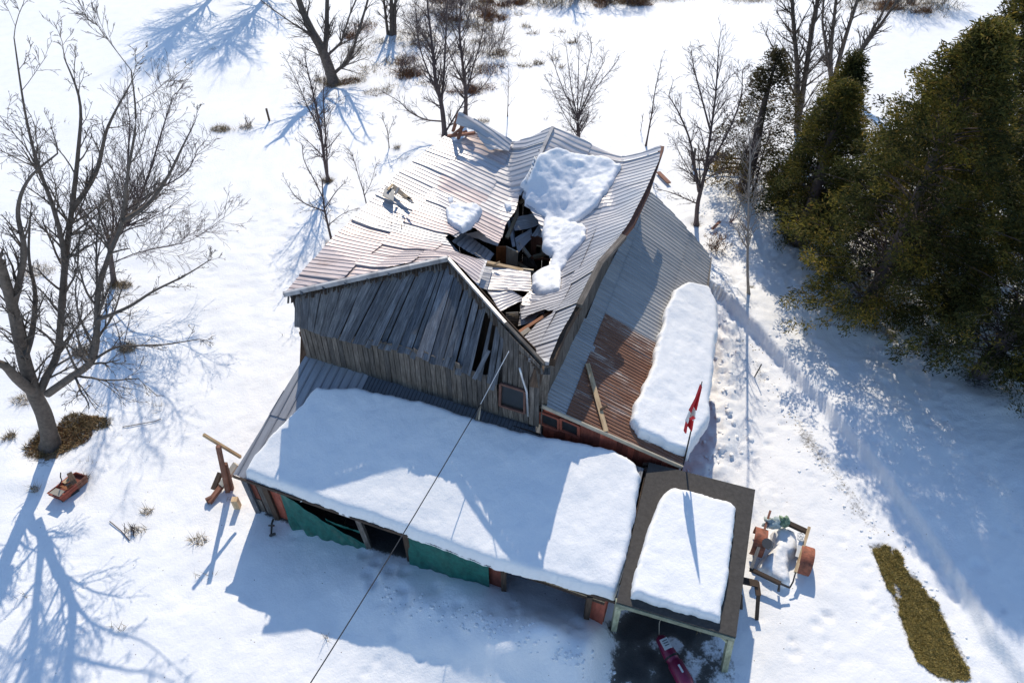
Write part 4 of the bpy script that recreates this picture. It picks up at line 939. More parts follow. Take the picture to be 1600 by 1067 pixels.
# ------------------------------------------------------------------ timber wreck at the left end of the shed
wr = empty('hitching_frame', gp(352, 762), 'leaning red-brown posts and a pale pole propped at the left end of the shed', 'timber')
b1_ = gp(356, 768); MB().beam(b1_, PY(341, 697, b1_[1]-.1), .14, .12).build('post', M_BROWNP, wr)
b2_ = gp(362, 764); MB().beam(b2_, PY(351, 724, b2_[1]), .15, .12).build('post', M_BROWNP, wr)
MB().beam(PY(318, 679, b1_[1]+.1), PY(376, 714, b1_[1]+.3), .10, .08).build('pole', M_NEWW, wr)
MB().beam(gp(328, 788, .12), gp(366, 748, .35), .16, .14).build('log', M_BROWNP, wr); MB().beam(gp(336, 770, .2), gp(350, 750, .45), .16, .14).build('log', M_DARKW, wr)
MB().beam(gp(350, 766, .3), gp(378, 744, .75), .22, .12).build('block', M_TAN, wr)
MB().tube([gp(324, 786, .12), gp(334, 781, .12)], .12, 10).build('log_end', M_BROWNP, wr)
st = MB().tube([gp(427, 812, .02), gp(427, 822, .2), gp(424, 838, .03)], .035, 5); st.tube([gp(421, 823, .1), gp(431, 827, .25)], .03, 5); st.tube([gp(422, 838, .05), gp(431, 836, .1)], .05, 5)
st = st.build('tool', M_DARK); tag(st, 'dark iron tool stuck in the shaded snow before the left shed bay', 'tool')

# mast on shed roof and power cable
mb = PH(741, 667, fS); mt = PY(751, 630, mb[1]+.05)
mast = empty('cable_mast', mb, 'short brown mast carrying the power cable on the shed roof', 'mast')
MB().beam(mb, mt, .06, .06).build('pole', M_BROWN, mast); MB().beam(mb+[.12, .05, 0], mt, .05, .05).build('brace', M_TAN, mast)
c0 = PW(795, 549, .1); c1 = PY(728, 655, mb[1]-.5); 
pts = [c0, mt+[0, -.05, .02]]
end = P(475, 1067, 5.2); e2 = end+(end-mt)*.6
for k in range(1, 15):
    t = k/14; p = mt+(e2-mt)*t; p = p-[0, 0, .35*math.sin(math.pi*min(1, t))]; pts.append(p)
cb = MB().tube(pts[:2], .014, 6); cb = cb.build('sunlit_cable', M_STEEL); tag(cb, 'sunlit upper length of the power cable, coloured pale, from the gable boards to the mast', 'pipe')  # cable length given a pale colour for the sunlight on it
cb = MB().tube(pts[1:], .016, 5).build('power_cable', M_CABLE); tag(cb, 'black power cable running from the shed roof mast down across the yard', 'cable')

# ------------------------------------------------------------------ TREES
class Twigs:
    """fast tube collector"""
    def __init__(s): s.V = []; s.F = []; s.n = 0
    def tube(s, pts, rad, n_):
        pts = np.asarray(pts, float); m_ = len(pts); d = np.gradient(pts, axis=0); d /= (np.linalg.norm(d, axis=1)[:, None]+1e-9)
        ref = np.array([.31, .22, .92]) if abs(d[0] @ np.array([.31, .22, .92])) < .93 else np.array([1., 0, 0])
        x = np.cross(d, ref); x /= (np.linalg.norm(x, axis=1)[:, None]+1e-9); y = np.cross(d, x)
        a = np.arange(n_)*2*math.pi/n_
        V = pts[:, None]+np.asarray(rad)[:, None, None]*(np.cos(a)[None, :, None]*x[:, None]+np.sin(a)[None, :, None]*y[:, None])
        ix = np.arange(m_*n_).reshape(m_, n_)+s.n
        q = np.stack([ix[:-1], np.roll(ix[:-1], -1, 1), np.roll(ix[1:], -1, 1), ix[1:]], -1).reshape(-1, 4)
        s.V.append(V.reshape(-1, 3)); s.F.append(q); s.n += m_*n_
    def build(s, name, m, parent):
        if not s.V: return None
        return np_mesh(name, np.concatenate(s.V), np.concatenate(s.F), m, parent, smooth=True)
def rvec(): v = rng.normal(0, 1, 3); return v/np.linalg.norm(v)
def grow(tw_, p, d, L, r, lev, up=.25, wob=.16, kids=5, ang=.6, ratio=.60, sp=None):
    n_ = max(3, min(8, int(L/.35)+2)); pts = [p]; st = L/(n_-1)
    for i in range(n_-1):
        d = d+rvec()*wob+np.array([0, 0, up*st*.5]); d /= np.linalg.norm(d); pts.append(pts[-1]+d*st)
    rad = np.linspace(r, max(r*.35, .0058), n_)
    tw_.tube(pts, rad, 5 if r > .04 else (4 if r > .015 else 3))
    if lev <= 0: return
    nk = max(2, int(round(kids*min(1.8, .45+L/1.5))))
    for k in range(nk):
        f = rng.uniform(.18, 1.0); i = min(n_-2, int(f*(n_-1))); q = pts[i]+(pts[i+1]-pts[i])*rng.random()
        dd = pts[i+1]-pts[i]; dd /= np.linalg.norm(dd); pr_ = np.cross(dd, rvec()); pr_ /= np.linalg.norm(pr_)
        a = ang*rng.uniform(.6, 1.3); nd = dd*math.cos(a)+pr_*math.sin(a)
        grow(tw_, q, nd, L*ratio*rng.uniform(.6, 1.15)*(1.1-.45*f), max(.0062, rad[i]*.55), lev-1, up, wob*1.15, kids, ang, ratio)
def smooth_path(pts, n_=12):
    pts = np.array(pts); t = np.arange(len(pts)); tt = np.linspace(0, len(pts)-1, max(n_, len(pts)))
    out = []
    for x in tt:
        i = int(min(len(pts)-2, math.floor(x))); f = x-i; p0 = pts[max(0, i-1)]; p1 = pts[i]; p2 = pts[i+1]; p3 = pts[min(len(pts)-1, i+2)]
        out.append(.5*((2*p1)+(-p0+p2)*f+(2*p0-5*p1+4*p2-p3)*f*f+(-p0+3*p1-3*p2+p3)*f**3))
    return np.array(out)
def tree(name, label, base, limbs, m=None, lev=2, kids=5, up=.25, ang=.65, twl=.5, start=.25, cat='tree', group=None, wob=.16, dens=1.):
    """limbs: list of (list of (u, v, dY), r0, r1); dY is depth from the base"""
    m = m or M_BARKD; b = gp(*base, -.05); root = empty(name, b, label, cat, group); tk_ = Twigs(); tw_ = Twigs()
    for li, (pp, r0, r1) in enumerate(limbs):
        pts = [PY(u, v, b[1]+dy) if k or li < 0 else (b if (abs(u-base[0])+abs(v-base[1])) < 3 else PY(u, v, b[1]+dy)) for k, (u, v, dy) in enumerate(pp)]
        pts = smooth_path(pts, 4*len(pts)); n_ = len(pts); rad = np.linspace(r0, r1, n_)
        if li == 0 or r0 > .09:
            if li == 0: rad[0] *= 1.5; rad[1] *= 1.15
            tk_.tube(pts, rad, 9 if r0 > .1 else 6)
        else: tw_.tube(pts, rad, 6)
        L = np.linalg.norm(np.diff(pts, axis=0), axis=1).sum(); nk = int(L*kids*(.9 if lev > 2 else 1.1)*dens)+4
        for k in range(nk):
            f = rng.uniform(start if li == 0 else .12, 1.); i = min(n_-2, int(f*(n_-1))); dd = pts[i+1]-pts[i]; dd /= np.linalg.norm(dd)+1e-9
            pr_ = np.cross(dd, rvec()); pr_ /= np.linalg.norm(pr_); a = ang*rng.uniform(.6, 1.3)
            grow(tw_, pts[i], dd*math.cos(a)+pr_*math.sin(a), twl*L*(1. if lev > 2 else 1.3)*rng.uniform(.3, .65)*(1.15-.6*f), max(.008, min(.045, rad[i]*.45)), lev, up, wob, kids*.8, ang, .55)
        grow(tw_, pts[-1], pts[-1]-pts[-2], L*.18*twl*2, max(.008, r1), lev, up, wob, kids, ang, .6)
    tk_.build('trunk', m, root); tw_.build('branches', m, root); return root
B = (80, 695)
tree('bare_maple', 'big bare grey-barked maple with spreading limbs at the left edge of the yard', B, [
    ([(80, 695, 0), (70, 650, 0), (52, 610, 0), (35, 550, .3), (20, 480, .3), (0, 410, 0)], .31, .13),
    ([(58, 622, 0), (72, 590, .3), (90, 550, .8), (97, 470, 1.2), (100, 400, 1.6), (85, 330, 1.8), (60, 260, 2), (40, 180, 2.2), (22, 60, 2.4)], .15, .015),
    ([(97, 480, 1.2), (102, 410, 1.8), (112, 330, 2.2), (122, 240, 2.6), (125, 160, 3.0), (100, 90, 3.2)], .12, .015),
    ([(75, 615, 0), (110, 590, -.3), (142, 565, -.4), (152, 520, -.2), (153, 460, .2), (170, 400, .6), (190, 350, 1), (200, 270, 1.4), (212, 190, 1.8), (205, 110, 2)], .14, .015),
    ([(150, 560, -.4), (180, 543, -.4), (215, 540, -.5), (260, 538, -.6), (310, 530, -.8)], .05, .012),
    ([(152, 500, -.2), (200, 480, 0), (240, 455, .3), (290, 430, .6), (330, 405, .8)], .06, .012),
    ([(192, 345, 1), (230, 320, 1.5), (260, 280, 2), (285, 230, 2.2), (305, 190, 2.4)], .08, .012),
    ([(112, 330, 2.2), (150, 270, 2.5), (168, 200, 2.8), (205, 130, 3)], .09, .015),
    ([(52, 612, 0), (25, 590, -.5), (5, 570, -.8), (-30, 560, -1)], .2, .08), ([(38, 560, 0), (50, 520, .8), (55, 460, 1.6), (45, 400, 2.), (48, 330, 2.4)], .12, .02),
    ([(20, 480, .3), (30, 440, .4), (38, 390, .5), (28, 330, .6), (45, 280, .8), (90, 240, 1)], .12, .02),
    ], M_BARK, lev=3, kids=4.6, twl=.36, ang=.62, up=.3, wob=.17, dens=.42)
tree('bare_tree', 'bare tree standing behind the big maple with a forked stem leaning right', (178, 443), [
    ([(178, 443, 0), (174, 410, 0), (172, 380, 0), (185, 360, 0), (196, 330, 0), (200, 250, 0), (203, 190, .3)], .13, .02),
    ([(180, 370, 0), (205, 340, .3), (230, 280, .6), (250, 215, .8), (270, 150, 1)], .07, .015), ([(172, 385, 0), (160, 350, 0), (150, 320, 0)], .06, .02),
    ([(195, 330, 0), (240, 300, 0), (290, 270, 0), (310, 230, .3)], .05, .012), ([(174, 412, 0), (215, 395, -.5), (260, 385, -.5), (300, 375, -.5), (350, 340, -.3)], .03, .01)], lev=2, kids=4.5, twl=.5, dens=.8)
tree('sapling', 'thin sapling rising from a straw tuft left of the field', (190, 548), [([(190, 548, 0), (185, 520, 0), (176, 495, 0)], .03, .01), ([(190, 548, 0), (200, 510, 0), (205, 480, 0)], .02, .008)], lev=1, kids=3, cat='sapling')
tree('bare_tree', 'tall bare tree with thick leaning trunk at the top centre-left', (522, 131), [
    ([(522, 131, 0), (512, 100, 0), (500, 72, 0), (485, 45, .2), (470, 10, .4), (455, -40, .6)], .38, .15), ([(507, 88, 0), (510, 50, .5), (511, 10, 1), (512, -40, 1.5)], .18, .1),
    ([(517, 120, 0), (530, 108, 0), (545, 95, 0), (560, 50, .3), (575, 0, .6), (585, -40, .8)], .12, .05), ([(508, 90, 0), (530, 70, 0), (535, 60, 0), (548, 20, 0), (570, -30, 0)], .09, .04), ([(495, 62, 0), (470, 45, -.3), (440, 25, -.3), (400, -5, -.3)], .07, .02)],
     M_BARK, lev=2, kids=4.5, twl=.4, dens=.5)
tree('bare_tree', 'slim twin-stemmed bare tree in the blue shadow fan left of the barn', (513, 284), [
    ([(513, 284, 0), (507, 250, 0), (500, 200, 0), (490, 150, 0), (478, 100, 0)], .10, .02), ([(507, 240, 0), (498, 200, .2), (482, 170, .3), (465, 130, .4), (448, 95, .5)], .05, .012), ([(512, 270, 0), (508, 200, -.3), (505, 150, -.4), (510, 100, -.5)], .05, .012)], lev=2, kids=4.5, twl=.36, dens=.9)
tree('bare_tree', 'small bare tree by the left eave of the barn with wide drooping limbs', (520, 383), [
    ([(520, 383, 0), (512, 350, 0), (506, 320, 0), (503, 280, 0)], .07, .02), ([(507, 330, 0), (480, 320, 0), (460, 305, 0), (445, 280, 0)], .035, .01), ([(505, 310, 0), (490, 280, 0), (475, 250, 0), (472, 225, 0)], .035, .01), ([(508, 325, 0), (525, 300, 0), (540, 285, 0)], .03, .01), ([(513, 352, 0), (535, 335, 0), (560, 325, 0)], .025, .008)], lev=2, kids=3.5, twl=.4, dens=.8)
tree('sapling', 'thin forked sapling right against the left barn eave', (574, 326), [([(574, 326, 0), (568, 300, 0), (560, 275, 0), (550, 240, 0)], .035, .01), ([(570, 305, 0), (580, 285, 0), (588, 255, 0)], .02, .008)], lev=1, kids=4, cat='sapling')
tree('sapling', 'small bushy sapling in open snow left of the twin trees by the barn', (608, 231), [([(608, 231, 0), (605, 205, 0), (597, 185, 0)], .03, .01), ([(606, 215, 0), (612, 195, 0), (618, 185, 0)], .02, .008)], lev=2, kids=4, cat='sapling')
tree('bare_tree', 'clump of bare trunks at the top centre edge beside the brush', (612, 56), [([(612, 56, 0), (612, 20, 0), (610, -30, 0)], .2, .1), ([(617, 54, 0), (617, 20, 0), (620, -30, 0)], .14, .08), ([(606, 54, 0), (602, 20, 0), (596, -30, 0)], .12, .06)], M_BARK, lev=2, kids=4, dens=.6)
tree('bare_tree', 'tall many-limbed bare tree with a low curved branch behind the back left roof corner', (695, 214), [
    ([(695, 214, 0), (692, 180, 0), (688, 155, 0), (680, 120, 0), (675, 70, .3), (668, 10, .5)], .16, .05), ([(692, 190, 0), (665, 187, 0), (640, 175, 0), (625, 160, 0), (600, 145, 0)], .05, .015),
    ([(690, 160, 0), (694, 110, .3), (697, 50, .6), (700, -20, .8)], .08, .03), ([(688, 150, 0), (670, 115, -.2), (655, 70, -.3), (650, 20, -.3)], .06, .02), ([(697, 205, 0), (712, 180, 0), (728, 150, 0), (735, 100, .3)], .06, .02)], lev=2, kids=4.5, twl=.4, dens=.8)
tree('bare_tree', 'second bare tree rising just behind the lifted roof flap', (727, 182), [
    ([(727, 182, 0), (728, 150, 0), (724, 110, 0), (718, 50, 0), (722, -10, 0)], .13, .04), ([(728, 150, 0), (738, 110, .3), (752, 60, .5), (760, 10, .6)], .06, .02), ([(728, 155, 0), (755, 135, 0), (775, 105, 0)], .04, .01), ([(726, 130, 0), (705, 90, 0), (690, 40, 0)], .05, .015)], lev=2, kids=4.5, twl=.4, dens=.9)
tree('sapling', 'lone straight whip sapling behind the middle of the barn roof', (793, 182), [([(793, 182, 0), (794, 150, 0), (795, 108, 0)], .03, .01)], lev=1, kids=2.5, cat='sapling')
fan = [((905, 225, 0), (903, 190, 0), (x0, 140, .2), (x1, y1, .4)) for x0, x1, y1 in ((880, 862, 90), (893, 885, 75), (903, 905, 70), (912, 925, 75), (922, 945, 95), (930, 962, 100))]
tree('bare_tree', 'vase-shaped many-stemmed bare tree behind the roof peak', (905, 226), [(list(f), .05, .014) for f in fan]+[([(903, 215, 0), (888, 190, 0), (872, 160, 0), (858, 130, 0)], .03, .01)], lev=2, kids=4.2, twl=.40, dens=.7)
tree('sapling', 'tall slanting sapling in open snow right of the vase-shaped tree', (1009, 229), [([(1009, 229, 0), (1018, 180, 0), (1024, 140, 0), (1035, 90, 0)], .055, .012)], lev=2, kids=3.5, twl=.25, cat='sapling')
tree('sapling', 'tiny sapling beside the tall slanting one', (1001, 205), [([(1001, 205, 0), (1005, 180, 0)], .02, .01)], lev=1, kids=3, cat='sapling')
tree('bare_tree', 'forked bare tree behind the back end of the lean-to', (1088, 352), [
    ([(1088, 352, 0), (1090, 320, 0), (1097, 290, 0), (1103, 260, 0), (1110, 210, 0), (1118, 150, 0), (1122, 90, .2)], .12, .025), ([(1092, 300, 0), (1085, 260, 0), (1078, 220, 0), (1062, 180, 0), (1045, 150, 0)], .07, .02),
    ([(1103, 260, 0), (1125, 230, 0), (1145, 190, 0), (1158, 150, 0), (1160, 110, 0)], .06, .015), ([(1110, 205, 0), (1098, 160, 0), (1085, 110, 0), (1080, 80, 0)], .05, .012), ([(1088, 318, 0), (1065, 308, 0), (1045, 300, 0), (1022, 295, 0)], .035, .01), ([(1095, 285, 0), (1080, 270, 0), (1062, 240, 0), (1050, 215, 0)], .03, .01)], lev=2, kids=4.5, twl=.36, dens=.9)
tree('birch_sapling', 'slender pale single-stemmed tree right of the lean-to casting a long shadow', (1170, 459), [([(1170, 459, 0), (1168, 420, 0), (1169, 360, 0), (1170, 300, 0), (1172, 240, 0), (1168, 190, 0)], .065, .012)], M_BIRCH, lev=2, kids=4, twl=.22, start=.3, dens=1.0)
tree('bare_tree', 'thin twiggy tree in front of the left cedars', (1178, 300), [([(1178, 300, 0), (1176, 250, 0), (1180, 190, 0)], .07, .02), ([(1178, 300, 0), (1190, 250, .3), (1205, 200, .5)], .05, .015)], M_BARKD, lev=2, kids=6, twl=.35)
tree('bare_tree', 'tall bare double trunk rising out of the left cedars', (1246, 205), [([(1246, 205, 0), (1246, 120, 0), (1240, 40, 0), (1236, -30, 0)], .16, .08), ([(1248, 205, 0), (1258, 120, 0), (1270, 40, 0), (1285, -30, 0)], .17, .09), ([(1242, 150, 0), (1215, 90, 0), (1195, 50, 0)], .06, .02)], M_BARK, lev=2, kids=4.5, twl=.35, dens=.8)
tree('bare_tree', 'fan of bare grey trunks spreading behind the middle cedar', (1300, 135), [
    ([(1300, 135, 0), (1298, 90, 0), (1302, 40, 0), (1310, -30, 0)], .14, .08), ([(1302, 130, 0), (1315, 80, 0), (1330, 30, 0), (1350, -30, 0)], .16, .08), ([(1308, 130, 0), (1345, 80, 0), (1375, 40, 0), (1410, -10, 0)], .16, .06), ([(1298, 125, 0), (1290, 70, 0), (1285, 30, 0), (1290, -20, 0)], .1, .05), ([(1330, 100, 0), (1362, 50, 0), (1390, 0, 0)], .1, .05)], M_BARK, lev=2, kids=4.5, twl=.3, dens=.7)
for (u, v, tx, ty, lb) in ((345, -22, 335, -260, 'far bare tree beyond the top edge casting a blue shadow fan at upper left'), (425, -20, 430, -250, 'far bare tree beyond the top edge right of the first shadow fan'), (900, -12, 905, -120, 'far slim tree among the brush at the top edge')):
    b = gp(u, v); H_ = 11 if u < 800 else 4
    root = empty('bare_tree', b, lb, 'tree'); tk_ = Twigs(); tw_ = Twigs(); pts = smooth_path([b, b+[.1, 0, H_*.3], b+[-.3, 0, H_*.6], b+[-.2, .2, H_*.85]], 10); tk_.tube(pts, np.linspace(.3, .08, len(pts)), 8)
    for k in range(46 if u < 800 else 9):
        i = rng.integers(2, len(pts)); dd = np.array([rng.normal(), rng.normal(), .9]); dd /= np.linalg.norm(dd); grow(tw_, pts[i], dd, H_*.42*rng.uniform(.5, 1), .07, 2, .3, .15, 5)
    tk_.build('trunk', M_BARK, root); tw_.build('branches', M_BARK, root)

# foliage trees
def foliage(pts_c, n_per, rad, size, out_dir, seed):
    r_ = np.random.default_rng(seed); n_ = len(pts_c)*n_per
    c = np.repeat(pts_c, n_per, 0); o = np.repeat(out_dir, n_per, 0)
    g_ = r_.normal(0, 1, (n_, 3)); g_ *= (r_.random(n_)**.4/np.linalg.norm(g_, axis=1))[:, None]
    p = c+g_*np.asarray(rad)[None]
    d = o+r_.normal(0, .55, (n_, 3))+np.array([0, 0, -.15]); d /= np.linalg.norm(d, axis=1)[:, None]
    s_ = np.cross(d, r_.normal(0, 1, (n_, 3))); s_ /= np.linalg.norm(s_, axis=1)[:, None]
    L = size*r_.uniform(.6, 1.5, n_)[:, None]; W_ = L*.26
    V = np.stack([p-s_*W_*.35, p+s_*W_*.35, p+d*L*.6+s_*W_*.5, p+d*L, p+d*L*.6-s_*W_*.5], 1).reshape(-1, 3)
    b = np.arange(n_)*5
    F_ = np.concatenate([np.stack([b, b+1, b+2, b+4], 1)]); T_ = np.stack([b+4, b+2, b+3, b+3], 1)
    return V, b
def conifer(name, label, base, H_, R_, m, seed, nclump=520, per=46, low=.06, shape='cedar', size=.135, loc=None, cat='tree'):
    r_ = np.random.default_rng(seed); b = gp(*base, -.05) if loc is None else np.array([loc[0], loc[1], hz(*loc)-.05]); root = empty(name, b, label, cat, 'evergreens in the right-hand row')
    tk_ = Twigs(); pts = smooth_path([b, b+[.1, 0, H_*.3], b+[0, .1, H_*.65], b+[0, 0, H_*.96]], 10); tk_.tube(pts, np.linspace(.36, .03, len(pts)), 9)
    hs = low+(1-low)*r_.random(nclump)**1.15; th = r_.uniform(0, 2*math.pi, nclump)
    if shape == 'cedar': env = np.clip((1.02-hs)/.70, 0, 1)**.78*np.clip((hs-low)*5+.5, 0, 1)
    else: env = (1-hs)*1.05+.05
    lob = 1+.22*np.sin(3*th+seed+hs*4)+.20*np.sin(5*th-hs*11+seed*2)+.14*r_.normal(0, 1, nclump)
    rr = R_*env*lob*np.sqrt(r_.uniform(.30, 1., nclump))
    c = np.stack([b[0]+rr*np.cos(th), b[1]+rr*np.sin(th), b[2]+hs*H_-.12*rr], 1)
    od = np.stack([np.cos(th)*.75, np.sin(th)*.75, np.full(nclump, .35)], 1)
    lm_ = Twigs()
    for i in range(0, nclump, 5):
        q = c[i]; a_ = np.array([b[0], b[1], max(b[2]+.3, q[2]-rr[i]*.35)]); lm_.tube([a_, (a_+q)/2+[0, 0, .08], q], [.035, .02, .01], 3)
    tk_.build('trunk', M_BARKD, root); lm_.build('limbs', M_BARKD, root)
    V, bb_ = foliage(c, int(per*1.6), (.40, .40, .30), size, od, seed)
    F_ = np.concatenate([np.stack([bb_, bb_+1, bb_+2, bb_+4], 1)]); me = bpy.data.meshes.new('foliage')
    tri = np.stack([bb_+4, bb_+2, bb_+3], 1)
    loops = np.concatenate([F_.ravel(), tri.ravel()]); ls = np.concatenate([np.arange(len(F_))*4, F_.size+np.arange(len(tri))*3])
    me.vertices.add(len(V)); me.vertices.foreach_set('co', V.astype(np.float32).ravel()); me.loops.add(len(loops)); me.loops.foreach_set('vertex_index', loops.astype(np.int32))
    me.polygons.add(len(ls)); me.polygons.foreach_set('loop_start', ls.astype(np.int32)); tn = np.repeat(np.clip(.42+.06*(seed % 3)+1.0*fbm(c[:, 0]*.9+c[:, 2]*.7, c[:, 1]*.9-c[:, 2]*.5, 2)+r_.normal(0, .16, nclump), 0, 1), int(per*1.6)*5)
    a_ = me.attributes.new('tone', 'FLOAT', 'POINT'); a_.data.foreach_set('value', tn.astype(np.float32)); me.materials.append(m); me.update(calc_edges=True)
    link_mesh('foliage', me, root); return root
conifer('cedar_tree', 'smaller leftmost cedar with bare foot standing nearest the lean-to', (1245, 378), 8.2, 2.3, M_CEDAR, 1, 500, low=.15)
conifer('cedar_tree', 'huge rounded olive cedar in the middle of the right-hand row', (1352, 484), 12.6, 3.9, M_CEDAR, 2, 1200, low=.10)
conifer('cedar_tree', 'dark cedar at the right edge overhanging the shaded snow', (1532, 584), 12.5, 3.6, M_CEDAR, 3, 1200, low=.12)
conifer('cedar_tree', 'tall cedar close behind the dark right-edge cedar', None, 13, 3.6, M_CEDAR, 4, 900, loc=(19.2, 27.5))
conifer('cedar_tree', 'cedar beyond the right edge of the view casting shade on the snow', None, 10.5, 2.7, M_CEDAR, 5, 480, loc=(22.8, 19.5))
conifer('cedar_tree', 'brownish thin-crowned cedar behind the leftmost cedar', None, 7.6, 2.1, M_CEDARB, 6, 300, 30, loc=(12.2, 33.2))
conifer('cedar_tree', 'slim cedar with a pointed top between the thin one and the huge one', None, 8.2, 1.8, M_CEDAR, 7, 420, loc=(15.0, 31.4))
conifer('pine_tree', 'dark blue-green pine in the upper right corner', None, 14, 3.6, M_PINE, 8, 800, 40, shape='cone', loc=(25.5, 34))
conifer('cedar_tree', 'cedar whose crown fills the gap behind the huge rounded one', None, 9, 2.7, M_CEDAR, 9, 520, loc=(20.5, 31))
conifer('cedar_tree', 'far right cedar mostly outside the frame beyond the pine', None, 11, 2.8, M_CEDAR, 10, 420, loc=(25.5, 25))

# bushes, weeds, dry grass
def blades(name, label, cat, areas, m, kind='stuff', h=(.1, .3), n=400, w_=.02, lay=.6, seed=1):
    r_ = np.random.default_rng(seed); V = []; 
    for (c, rx, ry, k) in areas:
        a = r_.uniform(0, 2*math.pi, k); q = np.sqrt(r_.random(k)); x = c[0]+rx*q*np.cos(a); y = c[1]+ry*q*np.sin(a); z = gz(x, y)+.01
        p = np.stack([x, y, z], 1); d = np.stack([r_.normal(0, lay, k), r_.normal(0, lay, k), r_.uniform(.25, 1, k)], 1); d /= np.linalg.norm(d, axis=1)[:, None]
        L = r_.uniform(*h, k)[:, None]; s_ = np.cross(d, r_.normal(0, 1, (k, 3))); s_ /= np.linalg.norm(s_, axis=1)[:, None]
        V.append(np.stack([p-s_*w_/2, p+s_*w_/2, p+d*L], 1).reshape(-1, 3))
    V = np.concatenate(V); F_ = np.arange(len(V)).reshape(-1, 3); o = np_mesh(name, V, F_, m, smooth=False)
    if kind: o['kind'] = kind
    if label: tag(o, label, cat)
    return o
def mat_patch(name, poly, m, label, cat, lift=.012, kind='stuff'):
    poly = np.array(poly)[:, :2]; lo = poly.min(0)-.2; hi = poly.max(0)+.2; c_ = .09
    A_, B_ = np.meshgrid(np.arange(lo[0], hi[0], c_), np.arange(lo[1], hi[1], c_), indexing='ij'); x = A_.ravel(); y = B_.ravel(); d, _, _ = sdf(x, y, poly); d = d+.30*fbm(x*2, y*2, 4)-.35*(fbm(x*3.1+9, y*3.1, 3) > .42)
    ix = np.arange(x.size).reshape(A_.shape); q = np.stack([ix[:-1, :-1], ix[1:, :-1], ix[1:, 1:], ix[:-1, 1:]], -1).reshape(-1, 4); q = q[(d[q] > 0).all(1)]
    z = gz(x, y)+lift+.02*np.abs(fbm(x*6, y*6, 2)); used = np.unique(q); mp = np.full(x.size, -1); mp[used] = np.arange(len(used))
    o = np_mesh(name, np.stack([x, y, z], 1)[used], mp[q], m); tag(o, label, cat, kind=kind)
    return d, x, y
mat_patch('turf_strip', TURF, M_SOIL, 'strip of matted brown-green lawn bared by melted snow at lower right', 'turf', .015)
# turf blades inside polygon
r_ = np.random.default_rng(3); T_ = np.array(TURF); k = 60000; x = r_.uniform(T_[:, 0].min(), T_[:, 0].max(), k); y = r_.uniform(T_[:, 1].min(), T_[:, 1].max(), k); d, _, _ = sdf(x, y, TURF); kk = d+.30*fbm(x*2, y*2, 4)-.35*(fbm(x*3.1+9, y*3.1, 3) > .42) > -.03; x = x[kk]; y = y[kk]; k = len(x)
p = np.stack([x, y, gz(x, y)+.02], 1); d = np.stack([r_.normal(0, .9, k), r_.normal(0, .9, k), r_.uniform(.15, .8, k)], 1); d /= np.linalg.norm(d, axis=1)[:, None]; L = r_.uniform(.04, .13, k)[:, None]; s_ = np.cross(d, r_.normal(0, 1, (k, 3))); s_ /= np.linalg.norm(s_, axis=1)[:, None]
o = np_mesh('turf_grass', np.stack([p-s_*.009, p+s_*.009, p+d*L], 1).reshape(-1, 3), np.arange(k*3).reshape(-1, 3), M_TURF, smooth=False); tag(o, 'short flattened olive grass on the bare lawn strip', 'grass', kind='stuff')
def at(u, v, rx, ry, k): p = gp(u, v); return (p, rx, ry, k)
mat_patch('leaf_litter', [G0(*q) for q in ((48, 690), (60, 672), (95, 668), (125, 650), (175, 655), (165, 668), (130, 685), (105, 705), (70, 716), (48, 708))], M_LITTER, 'brown leaf litter melted free around the big maple trunk', 'leaf litter')
blades('dry_grass', 'dry straw and leaves around the foot of the big maple', 'dry grass', [at(100, 685, 1.1, .7, 1800), at(140, 662, .8, .35, 900), at(62, 700, .5, .5, 600), at(118, 655, .5, .3, 500)], M_STRAW, h=(.06, .24), w_=.028, seed=2)
blades('fallen_leaves', 'rust-brown fallen leaves mixed in the litter under the big maple', 'fallen leaves', [at(105, 682, 1.0, .6, 1200), at(65, 702, .5, .4, 400), at(545, 128, .8, .4, 500)], M_LEAFB, h=(.04, .10), w_=.06, lay=1., seed=6)
tufts = [(np.array([*G0(rng.uniform(0, 1100), rng.uniform(60, 1000)), 0]), rng.uniform(.05, .4), .12, int(rng.uniform(3, 16))) for _ in range(60)]+[at(545, 128, 1.2, .6, 500), at(520, 135, .6, .5, 400), at(505, 128, .6, .4, 300), at(512, 284, .3, .2, 150), at(520, 384, .3, .2, 120), at(345, 203, .6, .35, 400), at(385, 200, .4, .3, 150), at(200, 545, .35, .3, 350), at(132, 552, .45, .35, 400), at(187, 447, .6, .3, 450), at(620, 232, .2, .15, 80),
         at(60, 425, .8, .5, 300), at(40, 625, .5, .3, 200), at(15, 683, .25, .2, 150), at(215, 830, .35, .2, 60), at(312, 845, .3, .2, 80), at(230, 800, .2, .15, 60), at(55, 765, .15, .12, 60), at(66, 713, .15, .12, 60), at(590, 145, 1., .5, 260), at(1390, 525, .3, .3, 120), at(1240, 380, .5, .4, 200), at(755, 190, .4, .3, 120), at(135, 747, .12, .1, 40)]
blades('weed_tuft', 'scattered dry weed tufts poking through the snow around the yard', 'weeds', tufts, M_STRAW, h=(.12, .45), w_=.018, lay=.5, seed=5)
far_ = []
rr_ = np.random.default_rng(12)
for (u0, u1, v0, v1, cnt, sz) in ((740, 800, 0, 14, 6, 1.), (845, 1000, -8, 10, 22, 1.1), (1000, 1080, -6, 5, 8, .9), (1110, 1200, -5, 4, 8, .8), (620, 760, 5, 60, 16, 1.), (600, 790, 60, 150, 26, .5), (1330, 1460, 0, 25, 14, 1.2), (800, 900, 20, 110, 10, .35), (560, 640, 10, 120, 14, .6)):
    for _ in range(cnt):
        u, v = rr_.uniform(u0, u1), rr_.uniform(v0, v1); far_.append(at(u, v, sz*rr_.uniform(.8, 2.4), sz*rr_.uniform(.5, 1.1), int(rr_.uniform(20, 110)*sz+20)))
